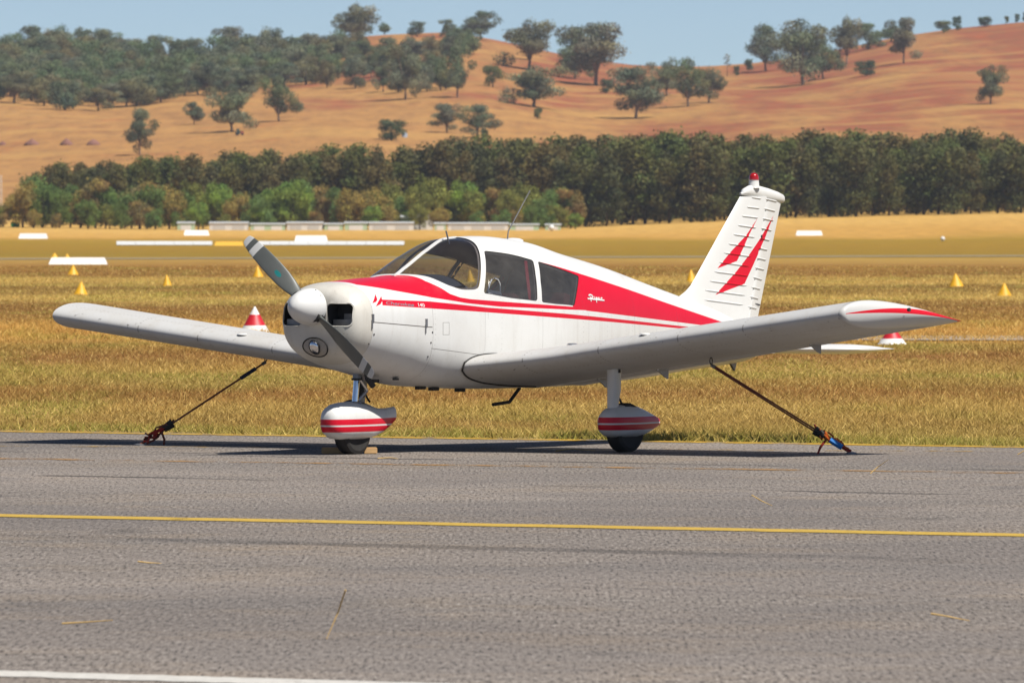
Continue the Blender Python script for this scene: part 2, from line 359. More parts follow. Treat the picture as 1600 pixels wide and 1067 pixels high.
def make_grass():
    n = 480000; u = RNG.random(n)
    Y = 76.0 * (420 / 76.0) ** (u ** 1.2)
    X = (RNG.random(n) - .5) * (.150 * Y + 2.0)
    ok = Y > yy_(X, .02 + .10 * RNG.random(n)); X, Y = X[ok], Y[ok]; n = len(X)
    patch = fbm(X * .45 + 9, Y * .11, 3); fine = fbm(X * 1.9, Y * .5 + 40, 21); edge = Y - yy_(X)
    keep = RNG.random(n) < np.clip(.45 + 1.1 * fine, .25, 1); X, Y, patch, fine, edge = X[keep], Y[keep], patch[keep], fine[keep], edge[keep]; n = len(X)
    far = Y / 80
    h = (.022 + .045 * RNG.random(n)) * (.3 + 1.45 * patch) * (1 + .04 * (far - 1)); h *= np.where(edge < 1.2, 1.1 + .9 * RNG.random(n), 1)
    h *= np.where((Y > 148) & (Y < 175), 1.7, 1)
    stalk = RNG.random(n) < .006; h = np.where(stalk, h * 2.8, h)
    w = (.0045 + .005 * RNG.random(n)) * far ** .8; w = np.where(stalk, w * .5, w)
    az = RNG.random(n) * 2 * np.pi; lean = h * (.3 + RNG.random(n) * 1.6); la = RNG.random(n) * 2 * np.pi
    base = np.stack([X, Y, np.zeros(n)], 1); wv = np.stack([np.cos(az) * w, np.sin(az) * w * .4, np.zeros(n)], 1)
    tip = base + np.stack([np.cos(la) * lean, np.sin(la) * lean, h], 1)
    V = np.stack([base - wv, base + wv, tip], 1)
    c = band_colour(Y, (fbm(X * .25, Y * .05 + 7, 55) - .5) * .06)
    green = np.clip((fbm(X * .6 + 3, Y * .16, 77) - .50) * 3.4, 0, 1) * .55 + np.where(edge < 3.5, .75 * np.clip(1 - edge / 3.5, 0, 1), 0) * np.clip(fine * 1.8 - .2, 0, 1)
    green = np.clip(green * (.5 + RNG.random(n)), 0, .9)[:, None]
    gcol = np.array(lin((140, 146, 62))) * (.7 + .6 * RNG.random((n, 1)))
    rus = np.array(lin((168, 116, 66))); rm = (np.clip((fbm(X * .5, Y * .13 + 3, 91) - .48) * 3.2, 0, 1) * .45 * (RNG.random(n) < .7))[:, None]
    c = c * (1 - rm) + rus * rm; c = c * (1 - green) + gcol * green
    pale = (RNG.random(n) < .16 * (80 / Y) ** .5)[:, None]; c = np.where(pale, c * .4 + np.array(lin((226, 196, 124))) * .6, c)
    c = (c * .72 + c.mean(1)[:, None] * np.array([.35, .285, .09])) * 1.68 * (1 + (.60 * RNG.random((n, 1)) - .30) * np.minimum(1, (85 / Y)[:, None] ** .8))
    c = c * (1 + .38 * np.clip((Y - 105) / 130, 0, 1))[:, None]  # farther blades coloured lighter to make up for their self-shadowing
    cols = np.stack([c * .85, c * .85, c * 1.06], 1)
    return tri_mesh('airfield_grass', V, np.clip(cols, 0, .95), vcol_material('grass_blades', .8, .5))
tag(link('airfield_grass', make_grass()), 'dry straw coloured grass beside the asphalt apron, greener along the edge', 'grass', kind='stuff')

# ------------------------------------------------------------------ trees
M_LEAF = vcol_material('leaves', .7, .25)
M_BARK = simple('pale_bark', lin((150, 128, 108)), .9, var=.35, scale=3)
M_BARKD = simple('grey_bark', lin((104, 86, 72)), .9, var=.35, scale=3)
TINT = {'gum': 1.65, 'tall': 1.6, 'bushy': 1.7, 'thin': 1.5}
def leaf_cloud(blobs, n, size, tint, rng, inner=.35):
    # many small leaf faces spread through the volume of each clump; all sizes relative to a tree 1 high
    V, C = [], []
    for (cx, cy, cz, rx, rz) in blobs:
        m = max(8, int(n * (rx / .14) ** 2))
        d = rng.normal(size=(m, 3)); d /= np.linalg.norm(d, axis=1)[:, None]
        rad = inner + (1 - inner) * rng.random(m) ** .45
        rad *= 1 + .25 * rng.normal(size=m) * (rng.random(m) < .3)
        p = d * rad[:, None] * np.array([rx, rx, rz]) + np.array([cx, cy, cz])
        nrm = d + rng.normal(size=(m, 3)) * .7; nrm /= np.linalg.norm(nrm, axis=1)[:, None]
        a = np.cross(nrm, rng.normal(size=(m, 3))); a /= np.linalg.norm(a, axis=1)[:, None]; b = np.cross(nrm, a)
        s = size * (.6 + .9 * rng.random(m))[:, None]
        q = [p - a * s - b * s * .6, p + a * s - b * s * .5, p + a * s * .3 + b * s * 1.1]
        V.append(np.stack(q, 1)); base = np.array(tint) * (.66 + .68 * rng.random()) * np.array([1 + .18 * rng.normal() * .5, 1, 1 + .2 * rng.normal() * .5])
        col = base * (.7 + .6 * rng.random((m, 1))); C.append(np.repeat(col[:, None, :], 3, 1))
    return np.concatenate(V), np.clip(np.concatenate(C), .004, .6)
def make_tree(kind, seed, tint):
    tint = tuple(q * TINT.get(kind, 1.4) for q in tint)
    rng = np.random.default_rng(seed); blobs = []; tb = MB()
    if kind == 'gum':                                # spreading eucalypt, clumps carried on limbs, sky between them
        h0 = .12 + .06 * rng.random(); tops = []
        for k in range(rng.integers(15, 21)):
            an = k * 2.4 + rng.random() * .8; r = .43 * rng.random() ** .6; z = .24 + .66 * rng.random() - .16 * (r / .4) ** 2 * rng.random()
            blobs.append((r * math.cos(an), r * math.sin(an), z,   .12 + .10 * rng.random(), .09 + .06 * rng.random()))
        blobs.append((.03, 0, .84, .15, .12)); blobs.append((0, .05, .62, .24, .17)); blobs.append((.04, -.03, .42, .20, .13))
        tb.tube([(0, 0, -.05), (.012, .008, h0 * .5), (.02, 0, h0), (.03, 0, .62), (.02, .02, .84)], [.030, .026, .022, .012, .004], 7)
        for b in blobs[:9]: tb.tube([(.02, 0, h0 * (.8 + .4 * rng.random())), (b[0] * .5, b[1] * .5, (h0 + b[2]) / 2 + .03), b[:3]], [.013, .009, .003], 5)
        n, size = 230, .0145
    elif kind == 'tall':                             # plantation tree: narrow, leafy almost to the base
        for k in range(17):
            z = .08 + .86 * (k + rng.random()) / 17; r = (.20 if z < .75 else .17) * (1 - .65 * max(0, (z - .55) / .45)) * (.55 + .45 * rng.random()); an = k * 2.4 + rng.random()
            blobs.append((r * math.cos(an) * .8, r * math.sin(an) * .8, z, .085 + .06 * rng.random(), .075 + .05 * rng.random()))
        blobs.append((0, 0, .93, .07, .07)); blobs.append((.02, 0, .7, .15, .16)); blobs.append((0, 0, .45, .17, .16)); blobs.append((0, .02, .26, .15, .12))
        tb.tube([(0, 0, -.03), (.006, 0, .3), (-.006, .004, .6), (0, 0, .92)], [.017, .014, .010, .003], 6)
        for b in blobs[::3]: tb.tube([(0, 0, b[2] - .08), (b[0], b[1], b[2])], [.006, .002], 4)
        n, size = 260, .0140
    elif kind == 'bushy':                            # rounded crown down to the grass
        for k in range(18):
            an = k * 2.4 + rng.random(); z = .16 + .66 * rng.random(); r = .36 * math.sqrt(max(.05, 1 - ((z - .42) / .58) ** 2)) * (.5 + .5 * rng.random())
            blobs.append((r * math.cos(an), r * math.sin(an), z, .13 + .08 * rng.random(), .11 + .07 * rng.random()))
        blobs.append((0, 0, .5, .3, .34))
        tb.tube([(0, 0, -.03), (.01, 0, .3), (0, 0, .7)], [.03, .022, .008], 6)
        for b in blobs[::4]: tb.tube([(0, 0, .2), b[:3]], [.012, .003], 4)
        n, size = 150, .0175
    else:                                            # thin: slender half bare tree
        for k in range(7):
            an = k * 2.4; z = .5 + .45 * k / 7; blobs.append((.1 * math.cos(an), .1 * math.sin(an), z, .07, .07))
        tb.tube([(0, 0, -.03), (.01, 0, .5), (0, 0, .95)], [.02, .014, .004], 6)
        for b in blobs: tb.tube([(0, 0, b[2] - .1), b[:3]], [.008, .002], 4)
        n, size = 120, .018
    V, C = leaf_cloud(blobs, n, size, tint, rng)
    cm = tri_mesh('crown', V, C, M_LEAF)
    tm = mesh('trunk', tb.v, tb.f, M_BARK if kind in ('gum', 'thin') else M_BARKD, True)
    return cm, tm
GUM = [make_tree('gum', 100 + i, lin(c)) for i, c in enumerate([(98, 104, 78), (92, 98, 76), (106, 108, 82), (88, 96, 66), (104, 102, 74), (92, 102, 70), (110, 110, 88)])]
WOOD = [make_tree('bushy', 200 + i, lin(c)) for i, c in enumerate([(96, 104, 70), (88, 98, 74), (110, 106, 72), (84, 100, 66), (100, 104, 80)])]
TALL = [make_tree('tall', 300 + i, lin(c)) for i, c in enumerate([(88, 84, 44), (78, 78, 42), (94, 86, 46), (72, 74, 42), (92, 82, 48), (84, 88, 44)])]
FRONT = [make_tree('bushy', 400 + i, lin(c)) for i, c in enumerate([(112, 114, 50), (92, 108, 50), (130, 114, 58), (106, 122, 50), (122, 104, 60), (84, 106, 54)])]
SHRUB = [make_tree('bushy', 500 + i, lin(c)) for i, c in enumerate([(70, 86, 58), (78, 88, 66), (92, 98, 58)])]
THIN = [make_tree('thin', 600, lin((112, 108, 84)))]
PINK = [make_tree('bushy', 650, lin((150, 116, 90)))]
NAMES = {id(GUM): 'gum_tree', id(WOOD): 'woodland_tree', id(TALL): 'plantation_tree', id(FRONT): 'young_tree', id(SHRUB): 'shrub', id(THIN): 'sparse_tree', id(PINK): 'shrub'}
ADJ = {}
def adj(lib, names): ADJ[id(lib)] = names
adj(WOOD, ['olive green', 'grey green', 'khaki brown', 'deep green', 'dull grey green']); adj(GUM, ['grey green open-crowned', 'blue grey open-crowned', 'pale grey open-crowned', 'dark olive open-crowned', 'khaki open-crowned', 'green open-crowned', 'palest grey open-crowned'])
adj(TALL, ['olive', 'dull green', 'yellowish olive', 'darkest green', 'brownish', 'mid green']); adj(FRONT, ['yellow green', 'fresh green', 'straw tinged', 'bright green', 'rusty brown', 'bluish green'])
def plant(lib, u, v, hpx, wpx, label, group=None, cat='tree', k=None, back=0.0, pos=None):
    p = ground_at(u, v) if pos is None else np.array(pos)
    if back: Y = p[1] + back; p = np.array([(u - 800) / FPX * Y, Y, float(elev((u - 800) / FPX * Y, Y))])
    H = hpx * p[1] / FPX; W = wpx * p[1] / FPX
    k = random.randrange(len(lib)) if k is None else k; cm, tm = lib[k]
    nat = {id(GUM): .98, id(TALL): .50, id(WOOD): .98, id(FRONT): .98, id(SHRUB): .98, id(THIN): .36, id(PINK): .98}[id(lib)]
    r = empty(NAMES[id(lib)], p, random.uniform(0, 6.28)); sx = W / nat
    r.scale = (sx, sx, H)
    link('crown', cm, r); link('trunk', tm, r)
    return tag(r, label.replace('{}', ADJ[id(lib)][k]) if '{}' in label else label, cat, group)
# single trees on the slopes that can be told apart in the photograph: u, base v, height px, width px, kind, label
HT = [
 (219, 243, 70, 50, GUM, 'lone sparse gum tree on the low pale slope beside the dirt heaps'),
 (303, 195, 36, 32, GUM, 'small round gum tree beside the broad gum above the tractor'),
 (363, 206, 72, 78, GUM, 'broad gum tree standing just above the tractor on the slope'),
 (436, 190, 72, 64, GUM, 'dark rounded gum at the lower right corner of the hillside wood'),
 (556, 76, 70, 72, GUM, 'biggest domed gum standing on the ridge top above the hillside wood'),
 (601, 52, 20, 20, WOOD, 'little round tree on the ridge beside the biggest domed gum'),
 (651, 58, 26, 34, WOOD, 'twin-headed small tree on the bare ridge top'),
 (698, 60, 28, 28, GUM, 'small dark gum on the ridge beside the wind-swept gum'),
 (752, 63, 46, 58, GUM, 'wind-swept gum leaning alone on the bare end of the ridge'),
 (633, 156, 88, 62, GUM, 'tall gum with a pale straight trunk below the ridge'),
 (715, 153, 84, 52, GUM, 'tall narrow gum with a forked dark base below the ridge'),
 (770, 137, 37, 36, SHRUB, 'dense dark shrub sitting on the red slope'),
 (612, 220, 36, 54, SHRUB, 'wide dark shrub with a small water tank at its side'),
 (699, 208, 46, 54, GUM, 'grey gum by the ruined hut on the lower slope'),
 (746, 216, 50, 62, GUM, 'grey spreading gum with a gap in its crown on the lower slope'),
 (757, 222, 22, 16, SHRUB, 'small dark bush in front of the grey spreading gum'),
 (834, 168, 66, 96, GUM, 'broad dark gum with drooping crown on the middle slope'),
 (840, 187, 19, 17, SHRUB, 'tiny bush standing below the broad dark gum'),
 (826, 110, 80, 90, GUM, 'large grey gum on the shoulder of the ridge'),
 (898, 124, 78, 66, GUM, 'gum in front of the tallest shoulder gum, shading the straw slope'),
 (932, 134, 98, 118, GUM, 'tallest wide gum on the ridge shoulder at the edge of the sky gap'),
 (948, 146, 24, 26, SHRUB, 'round bush on the open slope below the shoulder gums'),
 (993, 186, 82, 84, GUM, 'leaning forked gum with a long shadow on the red slope'),
 (1042, 150, 54, 56, GUM, 'mid-sized gum behind the leaning forked gum'),
 (1075, 167, 78, 64, GUM, 'gum with a slim forked trunk on the open saddle'),
 (1108, 161, 56, 56, GUM, 'smaller gum beside the slim forked gum on the saddle'),
 (1136, 120, 36, 13, THIN, 'slender half bare tree on the saddle skyline'),
 (1151, 119, 17, 12, SHRUB, 'tiny cone shaped bush on the saddle skyline'),
 (1170, 112, 22, 16, SHRUB, 'small upright bush on the saddle beside the big eastern gums'),
 (1196, 112, 74, 62, GUM, 'dark gum at the western edge of the eastern gum group'),
 (1255, 133, 104, 92, GUM, 'tallest leaning gum of the eastern group with a long trunk'),
 (1286, 124, 70, 58, GUM, 'gum with a short trunk beside the tallest eastern gum'),
 (1322, 102, 76, 52, GUM, 'upright gum with a tufted top in the eastern group'),
 (1356, 78, 40, 54, GUM, 'low spreading gum on the rising eastern skyline'),
 (1412, 100, 72, 54, GUM, 'gum with a yellowish top standing on the upper eastern slope'),
 (1392, 66, 26, 44, WOOD, 'low trees joined on the eastern skyline behind the yellowish gum'),
 (1353, 119, 26, 42, SHRUB, 'low wide bush on the straw coloured eastern slope'),
 (1547, 163, 62, 50, GUM, 'lone pale-trunked gum with a round shadow on the red slope'),
 (1474, 52, 20, 30, SHRUB, 'flat topped dark bush on the eastern skyline'),
 (1495, 48, 24, 18, SHRUB, 'pointed bush beside the flat topped bush on the skyline'),
 (1538, 43, 19, 24, SHRUB, 'squat round bush alone on the eastern skyline'),
 (1573, 38, 13, 9, SHRUB, 'first of three tiny bushes at the top of the eastern skyline'),
 (1589, 36, 15, 10, SHRUB, 'middle one of three tiny bushes at the top of the eastern skyline'),
 (1602, 35, 18, 12, SHRUB, 'last and tallest of three tiny bushes on the eastern skyline')]
for i, (u, v, h, w, lib, lab) in enumerate(HT):
    plant(lib, u, v, h * 1.04, w * 1.06, lab, 'trees standing singly on the hill slopes', 'bush' if lib is SHRUB else 'tree', i % len(lib))
# the wood on the western slope: trees that only their place tells apart
def wood_spots():
    out = []
    for k in range(11):
        vb = 98 + k * 8.0
        for u in np.arange(-230, 520, 25):
            uu = u + random.uniform(-11, 11); vv = vb + random.uniform(-5, 5)
            low = np.interp(uu, [-230, 0, 90, 160, 240, 330, 400, 460, 520], [160, 163, 174, 174, 168, 160, 150, 142, 130])
            top = np.interp(uu, [-230, 0, 280, 400, 520], [92, 90, 84, 80, 78])
            if vv > low or vv < top: continue
            if 205 < uu < 345 and 88 < vv < 128 and random.random() < .62: continue
            if uu > 380 and random.random() < .45: continue
            out.append((uu, vv))
    return out
for u, v in sorted(wood_spots(), key=lambda q: q[1]):
    plant(random.choice([WOOD, WOOD, GUM]), u, v, random.uniform(40, 58), random.uniform(46, 72), '{} tree in the dense wood on the western slope', 'trees of the wood on the western slope')
for k in range(40):
    u = random.uniform(470, 740); v = random.uniform(92, 148) - abs(u - 600) * .06
    plant(random.choice([WOOD, GUM]), u, v, random.uniform(30, 52), random.uniform(32, 50), '{} tree scattered on the slope under the ridge top', 'trees scattered under the ridge top')
# plantation belt behind the airfield
def belt_top(u): return np.interp(u, [-200, 40, 90, 130, 300, 420, 600, 740, 900, 1000, 1300, 1480, 1600, 1900], [330, 285, 252, 262, 248, 240, 236, 224, 222, 216, 213, 208, 222, 225])
def belt_base(u): return np.interp(u, [-200, 200, 400, 800, 1000, 1230, 1600, 1900], [352, 352, 352, 352, 350, 341, 335, 333])
for row, (dy, step) in enumerate([(0, 22), (24, 20), (52, 20), (80, 24)]):
    for u in np.arange(62, 1960, step):
        uu = u + random.uniform(-8, 8)
        if row == 0 and uu < 840: continue
        Y = 1285 + dy + random.uniform(-7, 7); X = (uu - 800) / FPX * Y; z = float(elev(X, Y))
        vb = HORIZON + (CAMH - z) * FPX / Y
        H = (vb - belt_top(uu)) * random.uniform(.80, 1.10) * (1.0 if row else .93)
        plant(TALL, uu, 0, H, H * random.uniform(.48, .74), ('{} tree in the front row of the tall plantation belt', '{} tree in the second row of the tall plantation belt', '{} tree in the third row of the tall plantation belt', '{} tree in the rearmost row of the tall plantation belt')[row], 'plantation trees behind the airfield', pos=(X, Y, z))
for u in np.arange(-40, 900, 17):                     # lighter, lower trees in front of the belt
    for row in (0, 1):
        if row and random.random() < .35: continue
        uu = u + random.uniform(-9, 9); Y = 1262 - row * 14 + random.uniform(-5, 5); X = (uu - 800) / FPX * Y; z = float(elev(X, Y))
        H = (random.uniform(52, 88) if row == 0 else random.uniform(24, 50)) * (.8 if uu < 30 else 1)
        plant(FRONT, uu, 0, H, H * random.uniform(.72, 1.05), '{} young tree at the foot of the plantation belt' if row == 0 else '{} low young tree in front of the other young trees by the sheds', 'young trees at the foot of the belt', pos=(X, Y, z))
p0 = ground_at(68, 353); plant(PINK, 64, 353, 26, 44, 'dead looking pinkish brown bush at the end of the plantation belt', cat='bush')

# ------------------------------------------------------------------ sheds, markers and other airfield things
M_SHEDW = simple('white_sheet_metal', lin((236, 234, 228)), .5, var=.10, scale=1.2)
M_SHEDG = simple('pale_green_sheet_metal', lin((190, 214, 180)), .5, var=.10, scale=1.2)
M_ROOFL = simple('galvanised_roof', lin((206, 208, 206)), .4, var=.12, scale=1)
M_DARKDOOR = simple('shed_door_grey', lin((208, 206, 200)), .6, var=.1)
def shed(u0, u1, vtop, green, label, Y=1238.0):
    X0, X1 = (u0 - 800) / FPX * Y, (u1 - 800) / FPX * Y; L = X1 - X0; xm = (X0 + X1) / 2; z = float(elev(xm, Y))
    top = CAMH + (HORIZON - vtop) / FPX * Y - z; top = max(top, .9); r = empty('shed', (xm, Y, z - .1)); wall = M_SHEDG if green else M_SHEDW; D = 3.2
    top += .1
    MB().box((0, 0, top * .43), (L, D, top * .86)).build('wall', wall, r, False)
    e = .12; v = [(-L/2 - e, -D/2 - e, top * .84), (L/2 + e, -D/2 - e, top * .84), (L/2 + e, 0, top), (-L/2 - e, 0, top), (-L/2 - e, D/2 + e, top * .84), (L/2 + e, D/2 + e, top * .84)]
    v += [(x, y, zz + .05) for x, y, zz in v]
    MB().add(v, [(0, 1, 2, 3), (3, 2, 5, 4), (6, 9, 8, 7), (9, 10, 11, 8), (0, 6, 7, 1), (4, 5, 11, 10), (0, 3, 9, 6), (3, 4, 10, 9), (1, 7, 8, 2), (2, 8, 11, 5)]).build('roof', M_ROOFL, r, False)
    n = max(1, int(L / 2.4))
    for i in range(n):
        w = L / n * .62
        MB().box((-L/2 + (i + .5) * L / n, -D/2 - .02, top * .33), (w, .05, top * .60)).build('door', M_DARKDOOR if not green else M_SHEDW, r, False)
    return tag(r, label, 'shed', 'low sheds in front of the plantation belt')
shed(278, 304, 347, True, 'short pale green shed half hidden by bushes at the end of the shed row')
shed(328, 388, 347, False, 'low white shed with a light roof beyond the yellow marker')
shed(392, 446, 349, True, 'pale green shed between two white sheds, beyond the propeller')
shed(449, 504, 347, False, 'white shed with doors beyond the propeller')
shed(507, 536, 349, True, 'small pale green shed beside the white shed beyond the propeller')
shed(539, 574, 347, True, 'pale green shed left of the long white shed')
shed(577, 646, 347, False, 'long white shed in front of the tall shed')
shed(627, 676, 337, False, 'tallest white shed standing up behind the row', 1249.0)
shed(679, 697, 348, True, 'narrow pale green shed beside the tallest shed')
shed(700, 794, 348, False, 'longest white shed behind the cabin roof')
shed(797, 842, 350, True, 'pale green shed behind the whip antenna')
shed(852, 876, 352, True, 'last little pale green shed of the row')
M_YEL = simple('yellow_marker_paint', lin((236, 178, 24)), .55, var=.12, scale=6)
M_MWHITE = simple('white_marker_paint', lin((240, 240, 236)), .5, var=.06, scale=3)
def cone_marker(u, v, w, h, label, group, banded=False):
    p = ground_at(u, v); k = p[1] / FPX; r0 = w * k / 2; H = h * k
    prof = [(r0, 0), (r0 * .98, .02 * H), (r0 * .5, .52 * H), (r0 * .06, .985 * H), (r0 * .02, H)]
    if not banded:
        o = MB().lathe(prof, n=20).build('cone_marker', M_YEL, None, True, 50); o.location = p; o.rotation_euler = (R(random.uniform(-3, 3)), R(random.uniform(-3, 3)), random.random() * 6)
        return tag(o, label, 'marker', group)
    r = empty('banded_cone', p)
    f = lambda t: r0 * (1 - t) + .012
    MB().lathe([(f(0) * 1.04, 0), (f(.0), .03 * H), (f(.30), .30 * H)], n=24).build('base_band', M_MWHITE, r, True, 50)
    MB().lathe([(f(.30) * 1.01, .30 * H), (f(.70) * 1.01, .70 * H)], n=24).build('red_band', M_RED, r, True, 50)
    MB().lathe([(f(.70), .70 * H), (f(.97), .97 * H), (.01, H)], n=24).build('top_band', M_MWHITE, r, True, 50)
    return tag(r, label, 'marker', group)
M_RED = simple('red_marker_paint', lin((206, 28, 44)), .5, var=.1, scale=5)
GY_ = 'yellow cones along the field'
cone_marker(114, 430, 20, 16, 'yellow cone between the long white marker and the wing tip cone', GY_)
cone_marker(126, 461, 24, 21, 'yellow cone standing right above the rounded wing tip on the grass', GY_)
cone_marker(261, 447, 16, 18, 'yellow cone standing alone behind the shaded wing', GY_)
cone_marker(403, 433, 19, 18, 'yellow cone beside the upper propeller blade', GY_)
cone_marker(735, 441, 15, 20, 'yellow cone seen through the cabin windows', GY_)
cone_marker(1080, 441, 18, 20, 'yellow cone just in front of the tail fin', GY_)
cone_marker(1494, 448, 25, 21, 'yellow cone beyond the wing tip with the red stripe', GY_)
cone_marker(1569, 463, 25, 21, 'yellow cone further out past the red striped wing tip', GY_)
cone_marker(85, 404, 14, 9, 'small yellow cone tucked behind the long white marker', GY_)
cone_marker(105, 404, 10, 8, 'smaller yellow cone close behind the middle of the long white marker', GY_)
GB = 'red and white banded cones'
cone_marker(398, 521, 46, 42, 'red and white banded cone behind the shaded wing near the nose', GB, True)
cone_marker(1394, 538, 42, 30, 'red and white banded cone half hidden by the stabilator tip', GB, True)
def gable(u, v, w, h, mat, label, group, name='gable_marker'):
    p = ground_at(u, v); k = p[1] / FPX; L = w * k; H = h * k * .8; e = L * .05; B = H * .75; r = empty(name, p, R(random.uniform(-4, 4)))
    for s in (-1, 1):
        MB().add([(-L/2, s*B, 0), (L/2, s*B, 0), (L/2 - e, 0, H), (-L/2 + e, 0, H), (-L/2, s*(B - .03), 0), (L/2, s*(B - .03), 0)], [(0, 1, 2, 3), (4, 5, 2, 3), (0, 4, 3), (1, 2, 5), (0, 1, 5, 4)]).build('slope_panel', mat, r, False)
    for s in (-1, 1):
        MB().add([(s*L/2*.985, -B, 0), (s*L/2*.985, B, 0), (s*(L/2 - e)*.985, 0, H)], [(0, 1, 2)]).build('end_panel', mat, r, False)
    return tag(r, label, 'marker', group)
GW = 'white gable markers'
gable(52, 373, 46, 10, M_MWHITE, 'white gable marker near the end of the plantation belt', GW)
gable(307, 368, 40, 10, M_MWHITE, 'white gable marker in front of the short pale green shed', GW)
gable(486, 377, 52, 11, M_MWHITE, 'white gable marker just ahead of the cockpit', GW)
gable(1264, 368, 42, 9, M_MWHITE, 'white gable marker beyond the tail fin', GW)
gable(122, 413, 92, 13, M_MWHITE, 'longest white gable marker lying on the near taxiway edge', GW)
gable(358, 384, 46, 8, M_YEL, 'yellow gable marker at the end of the white runway stripes', None)
# white runway stripes far out, laid on the rising ground
mk = simple('runway_paint', lin((226, 226, 222)), .8, var=.15, scale=.4)
for i in range(15):
    u0 = 182 + i * 30; u1 = u0 + 29.6
    if 335 < (u0 + u1) / 2 < 380: continue
    Ya, Yb = ground_at(u0, 383.5)[1], ground_at(u0, 377.5)[1]; v = []
    for Y in np.linspace(Ya, Yb, 9):
        for u in (u0, u1): X = (u - 800) / FPX * Y; v.append((X, Y, float(elev(X, Y)) + .05))
    tag(MB().add(v, [(2 * q, 2 * q + 1, 2 * q + 3, 2 * q + 2) for q in range(8)]).build('runway_stripe', mk, smooth=False), kind='structure')
def ball(u, v, d, label):
    p = ground_at(u, v); k = p[1] / FPX; r0 = d * k / 2; r = empty('marker_ball', p)
    MB().lathe([(max(.01, r0 * math.sin(t)), r0 * 1.1 - r0 * math.cos(t)) for t in np.linspace(.02, 3.12, 10)], n=16).build('ball', M_MWHITE, r)
    MB().lathe([(r0 * .5, 0), (r0 * .4, .25 * r0)], n=12).build('base', M_DARKDOOR, r)
    return tag(r, label, 'marker')
ball(862, 361, 9, 'small white ball marker at the end of the shed row')
ball(1473, 377, 7, 'tiny white ball marker on the field edge beyond the red striped wing tip')
# green bin, mast, dirt heaps, tractor and tank
p = ground_at(24, 355); k = p[1] / FPX; b = empty('skip_bin', p); W, H = 15 * k, 8 * k
MB().box((0, 0, H * .45), (W * .9, W * .5, H * .9)).build('bin', simple('green_bin', lin((40, 150, 84)), .5), b, False); MB().box((0, 0, H * .95), (W, W * .55, H * .12)).build('lid', simple('green_lid', lin((34, 130, 70)), .5), b, False)
tag(b, 'bright green skip bin at the end of the plantation belt', 'bin')
p = ground_at(1.5, 352); k = p[1] / FPX; b = empty('lattice_mast', p); H = 78 * k; m_mast = simple('white_mast', lin((222, 218, 214)), .5)
for sx in (-1, 1):
    for sy in (-1, 1): MB().tube([(sx * .2, sy * .2, 0), (sx * .12, sy * .12, H)], .035, 5).build('leg', m_mast, b)
for i in range(12): MB().tube([((-1) ** i * .2, -.2, H * i / 12), ((-1) ** (i + 1) * .19, -.19, H * (i + 1) / 12)], .025, 4).build('brace', m_mast, b)
tag(b, 'thin white lattice mast at the end of the plantation belt', 'mast')
m_dirt = simple('purple_brown_dirt', lin((140, 98, 84)), .95, var=.2, scale=1)
for i, (u, w, h) in enumerate([(4, 14, 6), (50, 26, 9), (104, 22, 10), (146, 26, 9)]):
    p = ground_at(u, 227); k = p[1] / FPX; mb = MB(); n = 18
    mb.lathe([(w*k/2, -.3), (w*k*.36, h*k*.35), (w*k*.2, h*k*.75), (.08, h*k)], n=n)
    mb.v = [(x * (1 + .12 * math.sin(7 * y + i)), y * .7, z * (1 + .1 * math.sin(5 * x + i))) for x, y, z in mb.v]
    o = mb.build('dirt_heap', m_dirt, None, True, None); o.location = p
    tag(o, 'purple brown dirt heap in the row on the low pale slope', 'heap', 'dirt heaps on the low slope')
p = ground_at(374, 212); k = p[1] / FPX; b = empty('tractor', p, R(8)); s = 15 * k / 3.2
m_tg, m_tr, m_tb = simple('tractor_green', lin((60, 84, 72)), .5), simple('tractor_red', lin((176, 60, 56)), .5), simple('tyre_black', lin((34, 34, 36)), .8)
MB().box((-.1 * s, 0, .95 * s), (1.0 * s, .9 * s, .8 * s)).box((-.5 * s, 0, 1.75 * s), (.95 * s, .95 * s, .8 * s)).build('cab', m_tg, b, False)
MB().box((.85 * s, 0, .95 * s), (1.2 * s, .7 * s, .55 * s)).build('bonnet', m_tr, b, False)
for x, rr in ((-.7, .62), (1.05, .42)):
    for y in (-.62, .62): MB().lathe([(rr*s*.8, -.15*s), (rr*s, -.1*s), (rr*s, .1*s), (rr*s*.8, .15*s)], 'y', (x*s, y*s, rr*s), 16).build('wheel', m_tb, b)
tag(b, 'small dark tractor with red bonnet parked under the broad gum', 'tractor')
p = ground_at(632, 215); k = p[1] / FPX; b = empty('water_tank', p); W = 9 * k; m_tank = simple('pale_blue_tank', lin((176, 190, 206)), .45)
MB().lathe([(W*.5, -.2), (W*.5, W*.7)], n=20).build('tank', m_tank, b); MB().lathe([(W*.53, W*.7), (W*.1, W*.88), (.02, W*.9)], n=20).build('roof', m_tank, b)
tag(b, 'pale blue water tank beside the wide dark shrub', 'tank')

# ------------------------------------------------------------------ the aeroplane (frame: x aft from the wing leading edge, p to port, z up)
plane = empty('light_aeroplane', (TX, DIST, 0), ALPHA)
tag(plane, 'white low wing light aeroplane with red stripes tied down on the apron', 'aeroplane')
